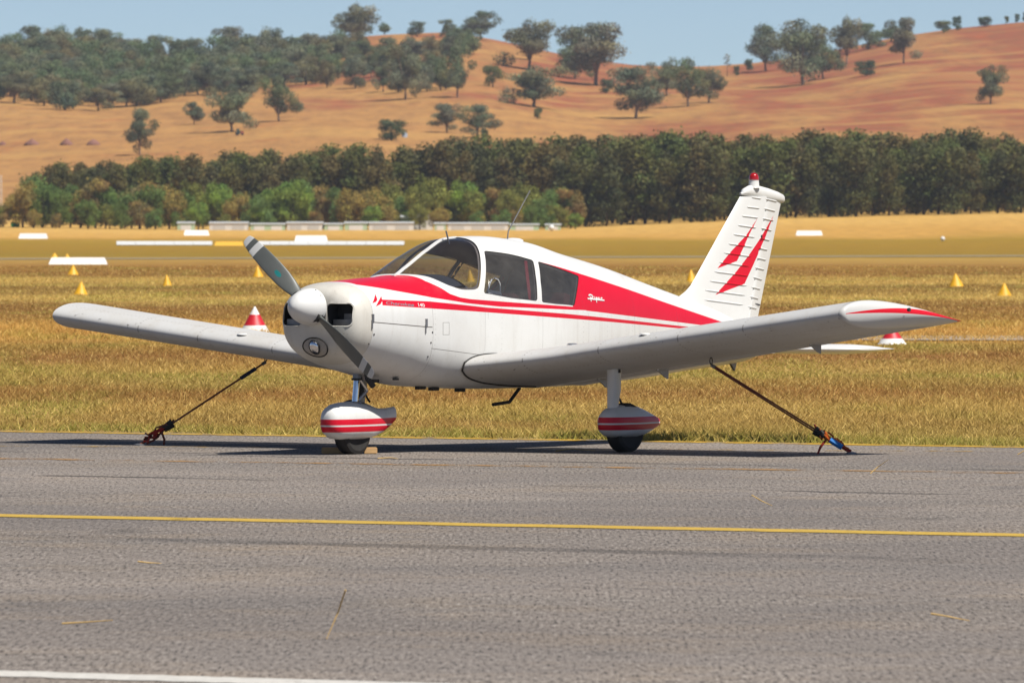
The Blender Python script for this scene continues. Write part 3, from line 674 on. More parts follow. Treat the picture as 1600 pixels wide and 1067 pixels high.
#      x     zb    zt    w    zm    nt   nb
ST = np.array([
 (-1.76, .99, 1.34, .22, 1.18, 2.0, 2.0), (-1.745, .93, 1.40, .31, 1.18, 2.2, 2.2), (-1.71, .885, 1.445, .375, 1.18, 2.4, 2.3),
 (-1.64, .84, 1.482, .42, 1.17, 2.5, 2.4), (-1.52, .795, 1.508, .455, 1.16, 2.6, 2.4), (-1.30, .74, 1.522, .475, 1.15, 2.7, 2.4),
 (-1.00, .685, 1.542, .49, 1.13, 2.75, 2.5), (-.60, .61, 1.562, .505, 1.11, 2.8, 2.8), (-.42, .59, 1.634, .515, 1.11, 3.0, 3.0),
 (-.10, .575, 1.785, .53, 1.11, 2.8, 3.2), (.20, .56, 1.892, .54, 1.11, 2.5, 3.4), (.62, .55, 1.912, .55, 1.11, 2.4, 3.4),
 (1.22, .55, 1.870, .545, 1.11, 2.4, 3.2), (1.73, .553, 1.772, .51, 1.10, 2.4, 3.0), (2.44, .57, 1.648, .42, 1.08, 2.4, 2.6),
 (3.27, .61, 1.476, .30, 1.03, 2.3, 2.4), (3.95, .66, 1.335, .205, 1.00, 2.2, 2.2), (4.60, .705, 1.20, .12, .96, 2.1, 2.1),
 (5.00, .74, 1.11, .07, .93, 2.0, 2.0), (5.22, .79, 1.04, .03, .92, 2.0, 2.0)])
def par(x): return [pchip(ST[:, 0], ST[:, k], x) for k in range(1, 7)]
def skin(x, th, off=0.0):                            # point of the body surface at station x and section angle th
    zb, zt, w, zm, nt, nb = par(x); c, s = np.cos(th), np.sin(th); up = s >= 0
    e = np.where(up, 2 / nt, 2 / nb); r = np.where(up, zt - zm, zm - zb) + off; w = w + off
    return np.stack([x + 0 * th, w * np.sign(c) * np.abs(c) ** e, zm + r * np.sign(s) * np.abs(s) ** e], -1)
def skin_p(x, z, off=0.0):                           # port offset of the surface at station x, height z
    zb, zt, w, zm, nt, nb = [float(q) for q in par(x)]
    n, r = (nt, zt - zm) if z >= zm else (nb, zm - zb)
    return (w) * max(0.0, 1 - min(1, abs(z - zm) / r) ** n) ** (1 / n) + off
# ---- materials
def paint_white(name, fn=None, dirt=.16, rough=.34, base=(.60, .60, .585), coat=.04, spec=.3):
    t = NT(name); c = t.coord(); x, y, z = t.xyz(c)
    n = t.noise(c, 2.2, 5, .65); col = t.mix(t.math('MULTIPLY', t.ramp(n, [(.42, 0), (.75, 1)]), dirt), base, (.36, .33, .28))
    sp = t.noise(c, 55, 2, .6); col = t.mix(t.math('MULTIPLY', t.ramp(sp, [(.70, 0), (.76, 1)]), .35 * dirt / .16), col, (.20, .18, .14))
    sk = t.noise(t.scale(c, (9, 9, .9)), 1, 4, .7); col = t.mix(t.math('MULTIPLY', t.ramp(sk, [(.52, 0), (.80, 1)]), dirt * 1.1), col, (.30, .26, .21))      # grime streaks
    if fn:
        m = fn(t, x, y, z); rd = t.mix(t.noise(c, 5, 4), (.50, .003, .016), (.58, .006, .026)); col = t.mix(m[0], col, rd)
        if len(m) > 1: col = t.mix(m[1], col, (.10, .09, .08))
    return t.bsdf(col, rough, coat=coat, spec=spec, bump=t.noise(c, 1.3, 2), bump_s=.03, bump_d=.05)
def livery(t, x, y, z):
    C = lambda pts: t.curve(x, -2.0, 6.0, pts, .4, 2.4)
    top = C([(-2, 2.3), (-.592, 2.3), (-.590, 1.545), (-.533, 1.491), (-.418, 1.407), (-.28, 1.372), (-.138, 1.357), (.654, 1.315), (1.46, 1.277), (6, 1.1)])
    low = C([(-2, 1.58), (-1.44, 1.488), (-1.079, 1.433), (-.60, 1.369), (-.191, 1.321), (.266, 1.289), (1.254, 1.256), (1.46, 1.25), (6, 1.0)])
    a = t.all(t.lt(z, top), t.gt(z, low), t.gt(x, -1.46), t.lt(x, 1.48))
    t2 = C([(-2, 1.38), (-1.359, 1.362), (-.688, 1.341), (.078, 1.282), (1.251, 1.219), (2.19, 1.164), (3.77, 1.071), (6, .94)])
    b2 = C([(-2, 1.34), (-1.387, 1.313), (-.714, 1.28), (.074, 1.24), (1.249, 1.178), (2.188, 1.132), (3.5, 1.063), (3.9, 1.063), (6, 1.06)])
    b = t.all(t.lt(z, t2), t.gt(z, b2), t.gt(t.math('ADD', x, t.math('MULTIPLY', z, -.35)), -1.835), t.lt(x, 3.9))
    s1 = t.poly(x, z, [(1.05, 1.684), (1.69, 1.577), (1.69, 1.243), (1.452, 1.251)])
    s2 = t.poly(x, z, [(1.66, 1.581), (4.44, 1.112), (3.99, 1.087), (1.66, 1.241)])
    f1 = t.poly(x, z, [(-1.401, 1.410), (-1.497, 1.332), (-1.445, 1.342), (-1.415, 1.362)])
    f2 = t.poly(x, z, [(-1.330, 1.414), (-1.415, 1.345), (-1.492, 1.296), (-1.398, 1.322), (-1.36, 1.350)])
    lines = []
    for xs, z0, z1 in ((-.688, .6, 1.42), (.055, .9, 1.27), (.098, 1.18, 1.27), (.925, .7, 1.25), (1.70, .7, 1.22), (2.6, .6, 1.6), (3.5, .6, 1.5)):
        lines.append(t.math('MULTIPLY', t.all(t.lt(t.math('ABSOLUTE', t.math('SUBTRACT', x, xs)), .003), t.gt(z, z0), t.lt(z, z1)), .55 if xs < 0 else .35))
    hz = t.curve(x, -2.0, 6.0, [(-2, 1.17), (-1.55, 1.168), (-.76, 1.117), (6, 1.0)], .4, 2.4)
    lines.append(t.all(t.lt(t.math('ABSOLUTE', t.math('SUBTRACT', z, hz)), .0042), t.gt(x, -1.56), t.lt(x, -.70)))
    h2 = t.curve(x, -2.0, 6.0, [(-2, .96), (-.70, .93), (.15, .85), (6, .5)], .4, 2.4)
    lines.append(t.math('MULTIPLY', t.all(t.lt(t.math('ABSOLUTE', t.math('SUBTRACT', z, h2)), .003), t.gt(x, -.70), t.lt(x, .2)), .8))
    for (a0, a1, c0, c1) in ((-.552, -.459, 1.045, 1.157),):            # little access door outline
        ins = t.all(t.gt(x, a0), t.lt(x, a1), t.gt(z, c0), t.lt(z, c1)); inn = t.all(t.gt(x, a0 + .008), t.lt(x, a1 - .006), t.gt(z, c0 + .005), t.lt(z, c1 - .005))
        lines.append(t.math('MULTIPLY', t.math('SUBTRACT', ins, inn), .6))
    # rivet rows along the frames
    for xs in (-.655, .30, 1.60, 2.05, 2.55, 3.05, 3.55):
        fr = t.math('FRACT', t.math('MULTIPLY', z, 22.0))
        lines.append(t.math('MULTIPLY', t.all(t.lt(t.math('ABSOLUTE', t.math('SUBTRACT', x, xs)), .005), t.lt(fr, .2)), .3))
    return t.any(a, b, s1, s2, f1, f2), t.any(*lines)
M_BODY = paint_white('fuselage_paint', livery, dirt=.22)
M_WHITE = paint_white('white_paint')
M_NOSE = paint_white('nose_bowl_paint', dirt=.40, base=(.54, .52, .47))
def fin_paint(t, x, y, z):
    def px(pts): return [(float(q[0]), float(q[2])) for q in (ac(1020 + a / 5, 250 + b / 5, 1, .03) for a, b in pts)]
    def flash(L, Rr, bot):
        L, Rr, bot = px(L), px(Rr), px(bot); f = lambda P: t.curve(z, 1.0, 2.6, sorted([(q[1], q[0]) for q in P]), 3.0, 6.5)
        (x0, z0), (x1, z1) = bot
        ab = t.gt(t.math('SUBTRACT', z, t.math('MULTIPLY', x, (z1 - z0) / (x1 - x0))), z0 - x0 * (z1 - z0) / (x1 - x0))
        top = max(q[1] for q in L); return t.all(t.gt(x, f(L)), t.lt(x, f(Rr)), ab, t.lt(z, top))
    a = flash([(812, 452), (720, 590), (600, 720), (500, 848)], [(812, 452), (735, 600), (700, 680), (645, 792), (640, 850)], [(500, 848), (645, 790)])
    b = flash([(952, 435), (830, 610), (740, 740), (640, 870), (475, 1055)], [(952, 435), (880, 600), (830, 690), (765, 830), (700, 965), (695, 1055)], [(475, 1055), (698, 967)])
    return (t.any(a, b),)
M_FIN = paint_white('fin_paint', fin_paint, dirt=.08)
def pant_stripes(t, x, y, z): return (t.any(t.all(t.gt(z, .266), t.lt(z, .317)), t.all(t.gt(z, .204), t.lt(z, .252))),)
M_PANT = paint_white('wheel_fairing_paint', pant_stripes, dirt=.2)
def wing_lines(t, x, y, z):
    ay = t.math('ABSOLUTE', y); ls = []
    for yy in (1.02, 1.78, 2.62, 3.3):
        fr = t.math('FRACT', t.math('MULTIPLY', x, 26.0)); ls.append(t.math('MULTIPLY', t.all(t.lt(t.math('ABSOLUTE', t.math('SUBTRACT', ay, yy)), .006), t.lt(fr, .35)), .6))
    for xx in (.18, .66, 1.05):
        fr = t.math('FRACT', t.math('MULTIPLY', ay, 22.0)); ls.append(t.math('MULTIPLY', t.all(t.lt(t.math('ABSOLUTE', t.math('SUBTRACT', x, xx)), .006), t.lt(fr, .3)), .45))
    n = t.noise(t.n('ShaderNodeTexCoord').outputs['Object'], 16, 4, .7)                    # stone chips along the leading edge
    ls.append(t.math('MULTIPLY', t.all(t.lt(x, .05), t.gt(n, .66)), .7))
    return (0.0, t.any(*ls))
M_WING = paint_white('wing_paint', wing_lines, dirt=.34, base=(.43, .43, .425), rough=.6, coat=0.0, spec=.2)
M_GREYP = simple('blade_grey', (.105, .115, .108), .45, var=.1, scale=20)
def blade_material():
    t = NT('propeller_paint'); c = t.coord(); x, y, z = t.xyz(c)
    r = t.math('SQRT', t.math('ADD', t.math('POWER', y, 2.0), t.math('POWER', t.math('SUBTRACT', z, HZ), 2.0)))
    w = t.any(t.gt(r, .852), t.all(t.gt(r, .735), t.lt(r, .800)))
    col = t.mix(w, t.mix(t.noise(c, 14, 4), (.075, .081, .075), (.10, .105, .098)), (.50, .50, .48))
    d = (-math.cos(PA), math.sin(PA)); yy = t.math('MULTIPLY', y, -1.0)                       # port
    along = t.math('ADD', t.math('MULTIPLY', yy, d[0]), t.math('MULTIPLY', t.math('SUBTRACT', z, HZ), d[1])); acr = t.math('ADD', t.math('MULTIPLY', yy, d[1]), t.math('MULTIPLY', t.math('SUBTRACT', z, HZ), -d[0]))
    e = t.math('ADD', t.math('POWER', t.math('DIVIDE', t.math('SUBTRACT', along, .44), .042), 2.0), t.math('POWER', t.math('DIVIDE', acr, .019), 2.0))
    st = t.gt(t.math('FRACT', t.math('MULTIPLY', acr, 70.0)), .3)
    col = t.mix(t.math('MULTIPLY', t.lt(e, 1.0), t.math('MULTIPLY_ADD', st, .8)), col, (.0, .16, .16))
    return t.bsdf(col, .38, coat=.1)
HX, HZ, PA, RP = -1.815, 1.300, R(40.8), .906
M_BLADE = blade_material()
M_BLACK = simple('black_rubber', (.016, .014, .012), .8, var=.3, scale=30)
M_DARK = simple('dark_recess', (.02, .019, .018), .8)
M_CHROME = simple('chrome', (.7, .7, .72), .18, 1.0, var=.05)
M_STEEL = simple('grey_steel', (.22, .22, .23), .42, .7, var=.2)
M_ALU = simple('bare_aluminium', (.6, .6, .6), .35, .9, var=.1)
M_LINING = simple('beige_cabin_lining', (.30, .235, .18), .85, var=.15)
M_PANEL = simple('black_panel', (.018, .02, .028), .6)
M_SEAT = simple('red_seat_vinyl', (.16, .02, .02), .5, var=.2)
M_BELT = simple('red_belt', (.52, .03, .05), .6)
M_TRIM = simple('window_trim', (.18, .14, .11), .6)
M_LETTER = simple('white_lettering', (.64, .64, .62), .4, var=.02)
M_SILVER = simple('silver_lettering', (.40, .40, .42), .35, .6, var=.1)
def glass_material(name, tint, gloss, dust):
    t = NT(name); c = t.coord(); tr = t.n('ShaderNodeBsdfTransparent'); tr.inputs[0].default_value = tint + (1,)
    g = t.n('ShaderNodeBsdfGlossy'); g.inputs['Roughness'].default_value = .04; df = t.n('ShaderNodeBsdfDiffuse'); df.inputs[0].default_value = (.5, .47, .43, 1)
    lw = t.n('ShaderNodeLayerWeight'); lw.inputs[0].default_value = .5; f0 = ((gloss - 1) / (gloss + 1)) ** 2      # Schlick, the same from both sides
    frs = t.math('ADD', t.math('MULTIPLY', t.math('POWER', lw.outputs['Facing'], 5.0), 1 - f0), f0)
    m1 = t.n('ShaderNodeMixShader'); t.l(t.math('MULTIPLY', t.noise(t.scale(c, (1, 1, 2)), 3, 4, .7), dust), m1.inputs[0]); t.l(tr.outputs[0], m1.inputs[1]); t.l(df.outputs[0], m1.inputs[2])
    m2 = t.n('ShaderNodeMixShader'); t.l(frs, m2.inputs[0]); t.l(m1.outputs[0], m2.inputs[1]); t.l(g.outputs[0], m2.inputs[2])
    t.l(m2.outputs[0], t.out.inputs[0]); return t.m
M_GLASS = glass_material('windscreen_acrylic', (.68, .72, .79), 1.42, .06)
M_GLASS2 = glass_material('tinted_side_acrylic', (.42, .46, .52), 1.5, .15)
# ---- windows as outlines on the skin (station, section angle)
def chaikin(P, q=.22, it=2):
    P = [np.array(p, float) for p in P]
    for _ in range(it):
        Q = []
        for i in range(len(P)): a, b = P[i], P[(i + 1) % len(P)]; Q += [a + (b - a) * q, b - (b - a) * q]
        P = Q
    return np.array(P)
WSP = [(-.535, 1.45), (-.511, 1.16), (-.448, .70), (-.291, .45), (-.16, .385), (-.02, .365), (.03, .45), (.112, .66), (.219, .933), (.30, 1.177), (.325, 1.42)]
WS = chaikin(WSP + [(x, math.pi - t) for x, t in WSP[::-1]], .25, 2)
W2 = chaikin([(.30, .962), (.67, .868), (.965, .782), (.905, .54), (.852, .218), (.45, .25), (.055, .305), (.15, .56)], .06, 1)
W3 = chaikin([(1.035, .772), (1.33, .70), (1.665, .655), (1.535, .38), (1.448, .188), (1.16, .192), (.925, .208), (.955, .46)], .06, 1)
mir = lambda P: np.stack([P[:, 0], math.pi - P[:, 1]], 1)
POLYS = [WS, W2, W3, mir(W2), mir(W3)]
def inside(P, x, t):
    r = np.zeros(np.shape(x), bool); n = len(P)
    for i in range(n):
        x0, t0 = P[i]; x1, t1 = P[(i + 1) % n]
        c = ((t0 > t) != (t1 > t)) & (x < (x1 - x0) * (t - t0) / (t1 - t0 + 1e-12) + x0); r ^= c
    return r
def nearest(P, x, t, k=.5):
    best = None
    for i in range(len(P)):
        a = P[i] * (1, k); b = P[(i + 1) % len(P)] * (1, k); p = np.array([x, t * k]); d = b - a
        s = np.clip(np.dot(p - a, d) / (np.dot(d, d) + 1e-12), 0, 1); q = a + d * s; e = np.sum((p - q) ** 2)
        if best is None or e < best[0]: best = (e, q[0], q[1] / k)
    return best[1], best[2]
def shell(xs, nt, polys, off=0.0, snap=True):
    th = np.linspace(-math.pi / 2, 1.5 * math.pi, nt, endpoint=False); X, T = np.meshgrid(xs, th, indexing='ij')
    X, T = X.copy(), T.copy(); nX = len(xs)
    T2 = np.concatenate([T, T[:, :1] + 2 * math.pi], 1); X2 = np.concatenate([X, X[:, :1]], 1)
    cx = (X2[:-1, :-1] + X2[1:, 1:]) / 2; ct = (T2[:-1, :-1] + T2[1:, 1:]) / 2
    lab = np.full(cx.shape, -1)
    for k, P in enumerate(polys): lab[inside(P, cx, ct)] = k
    if snap and len(polys):
        vl = {}
        for i in range(nX - 1):
            for j in range(nt):
                for a, b in ((i, j), (i + 1, j), (i, (j + 1) % nt), (i + 1, (j + 1) % nt)): vl.setdefault((a, b), set()).add(lab[i, j])
        for (a, b), s in vl.items():
            if len(s) > 1:
                k = max(s); X[a, b], T[a, b] = nearest(polys[k], X[a, b], T[a, b])
    V = skin(X.reshape(-1), T.reshape(-1), off)
    F = {}
    for i in range(nX - 1):
        for j in range(nt):
            F.setdefault(lab[i, j], []).append((i * nt + j, i * nt + (j + 1) % nt, (i + 1) * nt + (j + 1) % nt, (i + 1) * nt + j))
    return V, F, T.reshape(-1)
def sub(V, F):                                       # keep only used vertices
    u = sorted({i for f in F for i in f}); m = {a: b for b, a in enumerate(u)}
    return [V[i] for i in u], [tuple(m[i] for i in f) for f in F]
XS = np.concatenate([np.arange(-.69, -.60, .02), np.arange(-.60, 1.72, .0145), np.arange(1.74, 5.2, .05), [5.22]])
V, F, TH = shell(XS, 264, POLYS)
v, f = sub(V, F[-1]); v = flip(v); fu = mesh('fuselage', v, f, M_BODY); fuselage = link('fuselage', fu, plane)
for k, nm in ((0, 'windscreen'), (1, 'side_window'), (2, 'rear_window'), (3, 'side_window'), (4, 'rear_window')):
    fs = F[k]
    for part in ((0, 1) if k == 0 else (None,)):
        ff = fs if part is None else [q for q in fs if (np.mean([TH[i] for i in q]) < math.pi / 2) == (part == 0)]
        VV = V.copy(); used = sorted({i for q in ff for i in q}); cen = np.array([.5, 0, 1.2])
        v, f2 = sub(VV, ff); v = [np.array(p) + (np.array([p[0], 0, 1.2]) - p) * .006 for p in v]
        link(nm, mesh(nm, flip(v), f2, M_GLASS2 if k in (1, 2) else M_GLASS), fuselage)
def frame_strip(P, inset, off, mat, name):           # trim just inside an opening
    c = P.mean(0); outer = P; inner = np.array([nearest_in(P, p, c, inset) for p in P]); n = len(P)
    A = [skin(np.array(p[0]), np.array(p[1]), off) for p in outer]; B = [skin(np.array(p[0]), np.array(p[1]), off) for p in inner]
    MBs = MB(); MBs.add(flip(A + B), [(i, (i + 1) % n, n + (i + 1) % n, n + i) for i in range(n)]); return MBs.build(name, mat, fuselage)
def nearest_in(P, p, c, d):
    v = (c - p) * (1, .5); L = np.linalg.norm(v) + 1e-9; q = v / L * d; return p + q / (1, .5)
for P, ins in ((WS, .022), (W2, .012), (W3, .012), (mir(W2), .012), (mir(W3), .012)): frame_strip(P, ins, -.016, M_TRIM, 'window_trim')
# centre post of the windscreen
pst = []
for x in np.linspace(-.60, .345, 24):
    c = skin(np.array(x), np.array(math.pi / 2)); pst.append([(x, -.019, c[2] - .004), (x, .019, c[2] - .004), (x, .017, c[2] + .007), (x, -.017, c[2] + .007)])
v, f = loft(pst); link('windscreen_post', mesh('windscreen_post', flip(v), f, M_WHITE, True, True, 40), fuselage)
# engine cowling and nose bowl
V, F, _ = shell(np.concatenate([np.arange(-1.52, -.7, .04), [-.692]]), 160, [], .002)
cowl = link('engine_cowl', mesh('engine_cowl', flip(V), F[-1], M_BODY), plane)
nb_x = np.array([-1.76, -1.7575, -1.752, -1.745, -1.735, -1.72, -1.70, -1.675, -1.64, -1.60, -1.56, -1.523])
th = np.linspace(0, 2 * math.pi, 128, endpoint=False)
rings = [skin(np.full(128, x), th, .003) for x in nb_x]
c0 = rings[0].mean(0); front = [(c0 + (rings[0] - c0) * s + np.array([-.012 * (1 - s * s), 0, 0])) for s in (.05, .35, .65, .88)]
v, f = loft([np.array(r) for r in front] + rings)
def cutter(outline, x0, x1):
    return loft([[(x, a, b) for a, b in outline] for x in (x0, x1)])
def rrect(a0, a1, b0, b1, r, n=5):
    P = []
    for cx, cy, s in ((a1 - r, b1 - r, 0), (a0 + r, b1 - r, 1), (a0 + r, b0 + r, 2), (a1 - r, b0 + r, 3)):
        for k in range(n + 1): an = math.pi / 2 * (s + k / n); P.append((cx + r * math.cos(an), cy + r * math.sin(an)))
    return P
bowl = link('nose_bowl', mesh('nose_bowl', flip(v), f, M_NOSE, True, True, 45)); bowl.data.materials.append(M_DARK)
cuts = [rrect(.135, .372, 1.135, 1.328, .045), rrect(-.372, -.135, 1.135, 1.328, .045)]
for i, o_ in enumerate(cuts):
    v, f = cutter(o_, -1.95, -1.60 if i < 2 else -1.665); cm = mesh('cut', flip(v), f, M_DARK, False)
    co = link('cut', cm); md = bowl.modifiers.new('b', 'BOOLEAN'); md.operation = 'DIFFERENCE'; md.object = co; md.solver = 'EXACT'; md.material_mode = 'TRANSFER'
    dg = bpy.context.evaluated_depsgraph_get(); nm = bpy.data.meshes.new_from_object(bowl.evaluated_get(dg)); bowl.modifiers.clear(); bowl.data = nm; bpy.data.objects.remove(co)
bowl.data.name = 'nose_bowl'; bowl.parent = plane; bowl.data.set_sharp_from_angle(angle=R(38))
for s in (-1, 1):                                    # lip and baffle of each air intake
    ol = rrect(.130, .377, 1.130, 1.333, .048); pts = []
    for a, b in ol + ol[:1]:
        xx = -1.76
        for q in np.linspace(-1.76, -1.55, 200):
            if skin_p(q, b) >= a: xx = q; break
        pts.append((xx - .001, -s * a, b))
    MB().tube(pts, .007, 6, False).build('intake_lip', M_NOSE, bowl)
    MB().box((-1.63, -s * .25, 1.165), (.12, .20, .05)).box((-1.60, -s * .27, 1.21), (.05, .10, .06)).build('engine_baffle', M_STEEL, bowl, False)
def chin(p, z):                                      # front surface of the bowl at offset p, height z
    for q in np.linspace(-1.762, -1.5, 500):
        if skin_p(q, z) >= abs(p) and float(par(q)[0]) <= z: return q
    return -1.5
LZ = .948; N_ = 32; disc = []; 
for fr_ in (0.001, .4, .7, 1.0):
    disc.append([(chin(.132 * fr_ * math.cos(a), LZ + .083 * fr_ * math.sin(a)) - .006, .132 * fr_ * math.cos(a), LZ + .083 * fr_ * math.sin(a)) for a in np.linspace(0, 2 * math.pi, N_, endpoint=False)])
v, f = loft(disc, True, False, False); plate = link('lamp_plate', mesh('lamp_plate', flip(v), f, simple('lamp_plate_grey', (.33, .30, .26), .7, var=.35, scale=60)), bowl)
MB().tube(flip(disc[-1] + disc[-1][:1]), .0065, 6, False).build('lamp_seal', M_BLACK, bowl)
lens = []
for fr_, o_ in ((1.0, -.012), (.92, -.022), (.7, -.032), (.4, -.038), (.02, -.040)):
    lens.append([(chin(.050 * fr_ * math.cos(a), LZ + .058 * fr_ * math.sin(a)) + o_, .050 * fr_ * math.cos(a), LZ + .058 * fr_ * math.sin(a)) for a in np.linspace(0, 2 * math.pi, 24, endpoint=False)])
MB().tube(flip(lens[0] + lens[0][:1]), .009, 6, False).build('lamp_rim', M_DARK, bowl)
v, f = loft(lens, True, False, True); link('landing_light', mesh('landing_light', flip(v), f, M_CHROME), bowl)
# latches, screws and exhaust on the cowling
for x, z in ((-1.525, 1.167), (-.79, 1.12)):
    p = skin_p(x, z) + .004
    MB().box((x, -p, z + .035), (.026, .012, .07)).box((x - .012, -p + .001, z - .02), (.014, .012, .075)).build('cowl_latch', M_STEEL, cowl, False)
for x, z in ((-1.50, 1.06), (-1.53, .98), (-.70, 1.07), (-.715, .98), (-.72, .86)):
    MB().lathe([(.009, 0), (.009, .004)], 'y', (x, -skin_p(x, z) - .004, z), 8).build('screw', M_DARK, cowl)
MB().tube([(-1.18, -.12, .80), (-1.16, -.14, .66), (-1.10, -.15, .60)], .026, 10).build('exhaust_pipe', M_DARK, cowl)
MB().lathe([(.03, 0), (.03, .015)], 'z', (-.86, -.22, .652), 10).build('drain', M_DARK, cowl)
# propeller
prop = link('propeller', mesh('propeller', *(lambda q: (flip(q[0]), q[1]))(loft([[(HX + .0, .06 * math.cos(a), HZ + .06 * math.sin(a)) for a in np.linspace(0, 6.283, 20, endpoint=False)], [(HX + .09, .06 * math.cos(a), HZ + .06 * math.sin(a)) for a in np.linspace(0, 6.283, 20, endpoint=False)]])), M_STEEL), plane)
sp = [(.162, .015), (.164, -.005), (.160, -.045), (.148, -.10), (.126, -.16), (.094, -.212), (.055, -.250), (.022, -.267), (.004, -.270)]
spin = MB().lathe(sp, 'x', (HX, 0, HZ), 40).build('spinner', M_WHITE, prop)
for an in (40, 130, 220, 310):
    for q in (-8, 8):
        a = R(an + q * 1.6); MB().lathe([(.006, 0), (.006, .003)], 'x', (HX - .03, .163 * math.cos(a), HZ + .163 * math.sin(a)), 6).build('screw', M_DARK, spin)
for sgn in (1, -1):
    d = Vector((0, -math.cos(PA), math.sin(PA))) * sgn; tv = Vector((0, math.sin(PA), math.cos(PA))) * sgn
    rr = [.09, .15, .20, .28, .38, .50, .62, .73, .80, .86, .895, .906]; cc = [.085, .095, .112, .138, .155, .160, .154, .142, .130, .112, .088, .055]
    bb = [58, 52, 46, 39, 32, 27, 23, 20, 18.5, 17, 16, 16]; tt = [.06, .048, .038, .030, .024, .019, .015, .012, .010, .008, .006, .004]; rings = []
    for r_, c_, b_, t_ in zip(rr, cc, bb, tt):
        ch = tv * math.cos(R(b_)) + Vector((1, 0, 0)) * math.sin(R(b_)); nn = ch.cross(d).normalized(); o = Vector((HX - .02, 0, HZ)) + d * r_
        rings.append([tuple(o + ch * (c_ / 2 * math.cos(a)) + nn * (t_ / 2 * math.sin(a))) for a in np.linspace(0, 6.283, 24, endpoint=False)])
    v, f = loft(rings); link('blade', mesh('blade', flip(v), f, M_BLADE, True, True, 60), prop)
    a = math.atan2(d.z, d.y)
    o = Vector((HX - .03, d.y * .115, HZ + d.z * .115)); MB().lathe([(.056, -.05), (.056, .05)], 'x', (o.x, -o.y, o.z), 14).build('blade_opening', M_DARK, spin)
# wings
ZR = .6815
def inc(y): return .118 - .011 * y          # incidence with washout
def thick(c): c = min(max(c, 0), 1); return .75 * (.2969 * math.sqrt(c) - .126 * c - .3516 * c ** 2 + .2843 * c ** 3 - .1036 * c ** 4)
def camb(c): return .022 * 4 * c * (1 - c) * .9
def x_le(y): return -.23 * max(0, 1 - (y - .42) / .85) if y < 1.27 else 0.0
def wpt(side, y, x, up, k=1.0):
    le = x_le(y); ch = 1.6 - le; c = (x - le) / ch; sl = .132 if side > 0 else .1164
    zc = ZR + y * sl - x * inc(y) + camb(c) * 1.6; return (x, side * y, zc + (1 if up else -1) * thick(c) * 1.6 * k)
def wring(side, y, c0, c1, n=26):
    le = x_le(y); ch = 1.6 - le; cs = [c0 + (c1 - c0) * (1 - math.cos(math.pi * i / n)) / 2 for i in range(n + 1)] if c0 > 0 else [c1 * (1 - math.cos(math.pi / 2 * i / n)) for i in range(n + 1)]
    return [wpt(side, y, le + ch * c, True) for c in cs[::-1]] + [wpt(side, y, le + ch * c, False) for c in (cs[1:] if c0 == 0 else cs)]
M_TIP = None
def tip_material():
    t = NT('wing_tip_paint'); c = t.coord(); x, y, z = t.xyz(c); a = t.n('ShaderNodeAttribute', attribute_name='band').outputs['Fac']
    up = t.math('MULTIPLY', t.math('SINE', t.math('MULTIPLY', t.math('SUBTRACT', x, .06), math.pi / 1.62)), .043)
    m = t.all(t.gt(a, -.004), t.lt(a, up), t.gt(x, .08))
    n = t.noise(c, 3, 4); col = t.mix(m, t.mix(t.math('MULTIPLY', n, .25), (.50, .50, .49), (.36, .34, .31)), (.52, .004, .016))
    return t.bsdf(col, .45, coat=.05, spec=.3)
M_TIP = tip_material()
